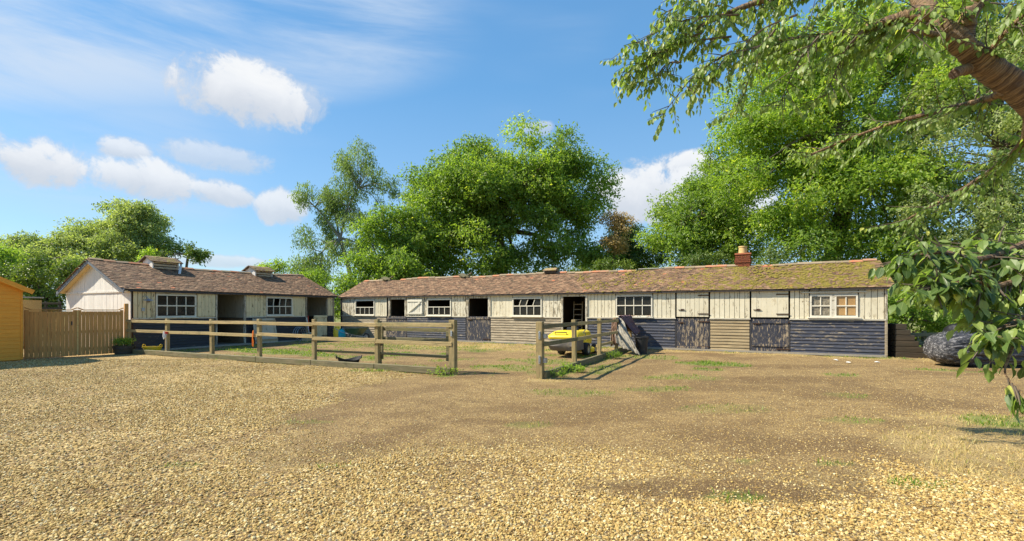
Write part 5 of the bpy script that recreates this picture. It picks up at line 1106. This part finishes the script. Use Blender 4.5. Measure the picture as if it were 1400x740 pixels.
for lab, D, ells, n, mt in (
    ('dark bush seen over the boarded gates', 26, [E(70, 385, 26, 45, 35), E(60, 420, 25, 30, 30)], 12000, 'leaf_dark'),
    ('green bush in the gap between the two stables', 32, [E(440, 400, 32, 40, 32), E(470, 425, 31, 30, 26)], 11000, 'leaf_ash'),
    ('dark hedge behind the left half of the long stable roof', 34, [E(560, 400, 34, 80, 20), E(690, 395, 34, 90, 22)], 14000, 'leaf_dark'),
    ('dark hedge behind the chimney end of the long stable roof', 30, [E(830, 385, 32, 80, 28), E(960, 380, 28, 90, 30), E(1090, 372, 25, 80, 30)], 20000, 'leaf_dark'),
    ('deep green thicket behind the wrapped bale', 24, [E(1250, 400, 23, 60, 50), E(1330, 400, 22, 70, 55), E(1430, 400, 22, 80, 60), E(1240, 445, 23, 50, 22), E(1330, 450, 23, 60, 22)], 34000, 'leaf_dark'),
    ('scrubby bush beside the low rail fence', 21, [E(1225, 425, 21, 22, 22), E(1290, 440, 21, 20, 14)], 4500, 'leaf_ash')):
    c = ells[0][0]; tree('bush', lab, 'bush', (c[0], c[1], 0), ells, n, .17, mt, max(12, n//550), .1, group=HG, cr=(.5, 1.0))
tree('potted_plant', 'bushy green plant growing in the half barrel', 'plant', tuple(pl.location+Vector((0, 0, .28))), [(tuple(pl.location+Vector((0, 0, .45))), (.26, .26, .10))], 1500, .055, 'leaf_maple', 26, .012, cr=(.07, .14), forks=4)
for i, (p, n, lab) in enumerate(((RA+MN*1.35+MX*.32, 900, 'low leafy weed growing against the kick board of the short fence'), (RA+MN*.35+MX*.28, 350, 'small leafy weed near the gateway post of the short fence'), (RA+MN*5.2+MX*.35, 700, 'straggling weed half way along the short fence'), (FB+Vector((-.25, -.12, 0)), 260, 'tuft of weed at the foot of the last long fence post'))):
    tree('weed', lab, 'weed', tuple(p), [(tuple(p+Vector((0, 0, .1))), (.38, .22, .09))], n, .05, 'leaf_maple', 14, .006, cr=(.05, .13), forks=3)

# ------------------------------------------------------------------ near cherry tree (trunk outside the frame on the right)
CB_ = Vector((6.9, 4.7, 0))
ct = empty('cherry_tree', CB_, 0, 'near cherry tree reaching in from the right with a ringed brown bough and hanging leaves', 'tree')
q = MB()
def spline(pts, n=8):
    pts = [Vector(p) for p in pts]; out = []
    for i in range(len(pts)-1):
        p0 = pts[max(i-1, 0)]; p1 = pts[i]; p2 = pts[i+1]; p3 = pts[min(i+2, len(pts)-1)]
        for k in range(n):
            t_ = k/n; out.append(.5*((2*p1)+(p2-p0)*t_+(2*p0-5*p1+4*p2-p3)*t_*t_+(3*p1-p0-3*p2+p3)*t_**3))
    out.append(pts[-1]); return out
def limb(pts, r0, r1, n=14, seg=8, knob=.05):
    sp = spline([p-CB_ for p in map(Vector, pts)], seg); m_ = len(sp); rr_ = [(r0+(r1-r0)*(i/(m_-1))**.8)*(1+knob*math.sin(i*1.7)+J(-.015, .015)) for i in range(m_)]
    b0 = len(q.v); q.tube(sp, rr_, n); vv = np.array(q.v[b0:]); k_ = (fbm(vv[:, 0]*5, vv[:, 1]*5, vv[:, 2]*5)-.5)*rr_[0]*.28+(fbm(vv[:, 0]*16, vv[:, 1]*16, vv[:, 2]*16)-.5)*rr_[0]*.10; ax = np.repeat(np.array([tuple(p) for p in sp]), n, 0); dd = vv-ax; dd /= np.linalg.norm(dd, axis=1, keepdims=True)
    q.v[b0:] = [tuple(p) for p in vv+dd*k_[:, None]]; return [p+CB_ for p in sp]
main = limb([(6.9, 4.7, -.1), (6.75, 4.68, 1.2), (6.4, 4.62, 2.3), (5.75, 4.56, 3.15), at(1400, 130, 4.5), at(1345, 88, 4.5), at(1300, 48, 4.5), at(1268, 28, 4.55)], .175, .085, 30, 18, .03)
l2 = limb([at(1290, 40, 4.52), at(1255, 18, 4.6), at(1235, 22, 4.7), at(1180, 40, 4.9), at(1120, 50, 5.2), at(1060, 55, 5.5)], .085, .022)
l2b = limb([at(1268, 30, 4.55), at(1262, 2, 4.7), at(1215, -30, 5.0), at(1130, -20, 5.4), at(1030, 5, 5.8), at(950, 40, 6.0), at(880, 88, 6.0)], .10, .012)
l3 = limb([at(1318, 52, 4.5), at(1325, 20, 4.45), at(1350, -15, 4.4), at(1380, -80, 4.3)], .085, .05)
l4 = limb([at(1345, 78, 4.48), at(1370, 50, 4.3), at(1400, 20, 4.1), at(1450, -20, 3.9)], .022, .014, 8)
l5 = limb([at(1295, 52, 4.5), at(1262, 44, 4.35), at(1242, 42, 4.2)], .042, .012, 10)
l6 = limb([at(1322, 95, 4.5), at(1309, 98, 4.4), at(1304, 102, 4.36)], .055, .04, 10)
l7 = limb([at(1370, 125, 4.5), at(1350, 135, 4.7), at(1290, 150, 5.4), at(1200, 175, 6.2), at(1100, 215, 6.8)], .045, .012, 9)
l8 = limb([at(1410, 150, 4.5), at(1395, 200, 5.2), at(1330, 250, 6.2), at(1240, 300, 6.8)], .06, .012, 9)
l9 = limb([(6.5, 4.6, 2.2), (5.4, 3.9, 2.6), (4.3, 3.35, 2.35), at(1360, 350, 3.0), at(1290, 345, 2.95), at(1248, 350, 2.95)], .05, .005, 8)
l10 = limb([(5.4, 3.9, 2.6), (4.4, 3.2, 2.2), at(1385, 385, 2.9), at(1330, 385, 2.8), at(1272, 392, 2.8)], .035, .004, 8)
l11 = limb([(5.2, 3.7, 2.5), (4.2, 3.0, 1.9), at(1420, 425, 2.75), at(1385, 440, 2.7), at(1350, 462, 2.65)], .03, .004, 8)
l12 = limb([(5.0, 3.6, 2.5), (4.1, 3.1, 2.15), at(1400, 350, 3.0), at(1360, 338, 3.1), at(1325, 345, 3.1)], .03, .004, 8)
l13 = limb([at(1400, 440, 2.75), at(1375, 500, 2.62), at(1380, 520, 2.6), at(1395, 535, 2.55)], .008, .003, 6)
q.build('trunk', 'cherry_bark', ct, True)
tw = MB(); LP, LD, LN, LS = [], [], [], []
def twig(p, d, L, ls, gap, droop=.5, r=.006, hang=1.0, dens=1):
    """a leafy twig: curved, leaves in alternate pairs hanging down"""
    d = Vector(d).normalized(); n = max(4, int(L/gap)); pts = [Vector(p)]
    for i in range(n):
        d = (d+Vector((J(-.12, .12), J(-.12, .12), -droop*gap+J(-.1, .1)))).normalized(); pts.append(pts[-1]+d*(L/n))
    tw.tube([a-CB_ for a in pts[::2]+([pts[-1]] if n % 2 else [])], [max(.0018, r*(1-.8*i/(n/2+1))) for i in range(len(pts[::2])+(1 if n % 2 else 0))], 4, False)
    for i, a in enumerate(pts[1:]):
        for sg in ((1, -1) if J(0, 1) < .35*dens else (1 if i % 2 else -1,)):
            sd = d.cross(Vector((0, 0, 1))); sd = sd.normalized() if sd.length > .01 else Vector((1, 0, 0))
            ld_ = (d*J(.2, .7)+sd*sg*J(.3, .9)+Vector((0, 0, -hang*J(.4, 1.5)))).normalized()
            nn_ = (Vector((J(-.5, .5), J(-.5, .5), .8))+sd*sg*.4-ld_*.1)
            pet = ld_*.02; LP.append(a+pet); LD.append(ld_); LN.append(nn_); LS.append(ls*J(.65, 1.2))
def dress(path, i0, i1, n, L, ls, gap, spread=.8, droop=.5, down=.2, hang=1.0):
    for k in range(n):
        f = i0+(i1-i0)*(k+J(0, 1))/n; i = min(int(f*(len(path)-1)), len(path)-2); a = path[i].lerp(path[i+1], f*(len(path)-1)-i); t_ = (path[i+1]-path[i]).normalized()
        d = t_*J(.3, 1)+Vector((J(-1, 1)*spread, J(-1, 1)*spread, J(-1, .8)*spread-down)); twig(a, d, L*J(.5, 1.25), ls, gap, droop, hang=hang)
dress(l2b, .25, 1, 110, .55, .082, .040, .9, .25, .05, .8)
dress(l2, .3, 1, 85, .55, .082, .040, .9, .25, .1, .8)
dress(main, .8, 1, 10, .5, .08, .05)
dress(l5, .5, 1, 5, .35, .08, .05); dress(l4, 0, 1, 22, .6, .085, .05); dress(l3, .1, 1, 18, .6, .085, .05)
dress(l7, .2, 1, 58, .5, .08, .042, 1.0, .1, -.1, .7); dress(l8, .2, 1, 50, .55, .08, .042, 1.0, .15, 0, .7)
# sub-boughs reaching towards the sky on the left, each a spray of hanging leaves
for (a, b_, D) in (((1010, 20), (868, 60), 5.9), ((1000, 50), (852, 98), 6.0), ((960, 45), (858, 108), 6.1), ((1000, 70), (905, 158), 5.6), ((1050, 60), (950, 122), 5.5), ((1100, 0), (930, -5), 5.6), ((1060, 40), (1010, 150), 5.3), ((1120, 50), (1065, 145), 5.2), ((1180, 42), (1130, 130), 5.0), ((930, 85), (890, 118), 6.0), ((1090, 20), (985, 95), 5.4), ((990, 10), (905, 20), 6.1)):
    p0 = at(*a, D-.3); p1 = at(*b_, D); mid = (p0+p1)/2+Vector((0, 0, .12)); sp = spline([p0, mid, p1], 6); tw.tube([v-CB_ for v in sp], [.014*(1-.8*i/12) for i in range(len(sp))], 5, False)
    Lb = (p1-p0).length; dress(sp, .1, 1, int(9+Lb*13), .30, .08, .040, .8, .6, .2)
nfar = len(LP)
for path, n in ((l9, 52), (l12, 40), (l10, 48), (l11, 34)): dress(path, .45, 1, n, .19, .088, .036, .8, .5, .05, .8)
for path, n in ((l9, 14), (l12, 14), (l10, 14), (l11, 12)): dress(path, .3, .6, n, .35, .09, .045, .9, .6, .1, .8)
dress(l13, .55, 1, 4, .10, .085, .04, .5, 1, .3, 1.2)
o = tw.build('twigs', 'bark_dark', ct, True); tag(o, kind='stuff')
LP = np.array([tuple(v) for v in LP])-np.array(tuple(CB_)); LD = np.array([tuple(v) for v in LD]); LN = np.array([tuple(v) for v in LN]); LS = np.array(LS)
wp = LP+np.array(tuple(CB_)); sxp = wp[:, 0]/wp[:, 1]; szp = (wp[:, 2]-EYE)/wp[:, 1]; inv = (sxp < 1.13) & (szp > -.5) & (szp < .69) & (wp[:, 1] > 1.5)
proj = np.where(inv, LS/np.linalg.norm(wp-np.array([0, 0, EYE]), axis=1), 0); big = np.argsort(-proj)[:300]; msk = np.ones(len(LP), bool); msk[big] = False
tag(link('leaves', leaf_mesh(LP[msk], LD[msk], LN[msk], LS[msk], np.clip(RNG.normal(.5, .2, msk.sum()), 0, 1), 'leaf_cherry', 'leaves', .58, True), ct), kind='stuff')
def near_leaf():
    V = []; Fc = []; ws = [(0, 0), (.10, .13), (.28, .235), (.5, .27), (.7, .215), (.87, .10), (1.0, 0)]; L = .1
    for i, (t_, w_) in enumerate(ws):
        bend = -.16*t_*t_
        for sx_ in (-1, -.5, 0, .5, 1): V.append((sx_*w_*L, t_*L, (bend+.30*abs(sx_)*w_+(.025*math.sin(t_*18) if abs(sx_) == 1 else 0))*L))
    for i in range(len(ws)-1):
        for k in range(4): Fc.append((i*5+k, i*5+k+1, (i+1)*5+k+1, (i+1)*5+k))
    V.append((0, -.22*L, .02*L)); V.append((.006*L, 0, 0)); V.append((-.006*L, 0, 0)); n_ = len(V); me_ = bpy.data.meshes.new('leaf'); me_.from_pydata(V, [], Fc+[(n_-3, n_-2, n_-1)]); me_.materials.append(MATS['leaf_near'])
    me_.polygons.foreach_set('use_smooth', [True]*len(me_.polygons)); return me_
nl = near_leaf()
for i in big:
    o = link('leaf', nl, ct); d = Vector(LD[i]); nrm = Vector(LN[i]); xa = d.cross(nrm).normalized(); za = xa.cross(d).normalized()
    M_ = Matrix((xa, d, za)).transposed().to_4x4(); M_.translation = Vector(LP[i]); o.matrix_local = M_ @ Matrix.Scale(LS[i]/.1, 4) @ Matrix.Diagonal((J(.72, 1.12), J(.85, 1.12), J(-.6, 1.9), 1))
print('cherry leaves', len(LP), 'objects', len(bpy.data.objects))
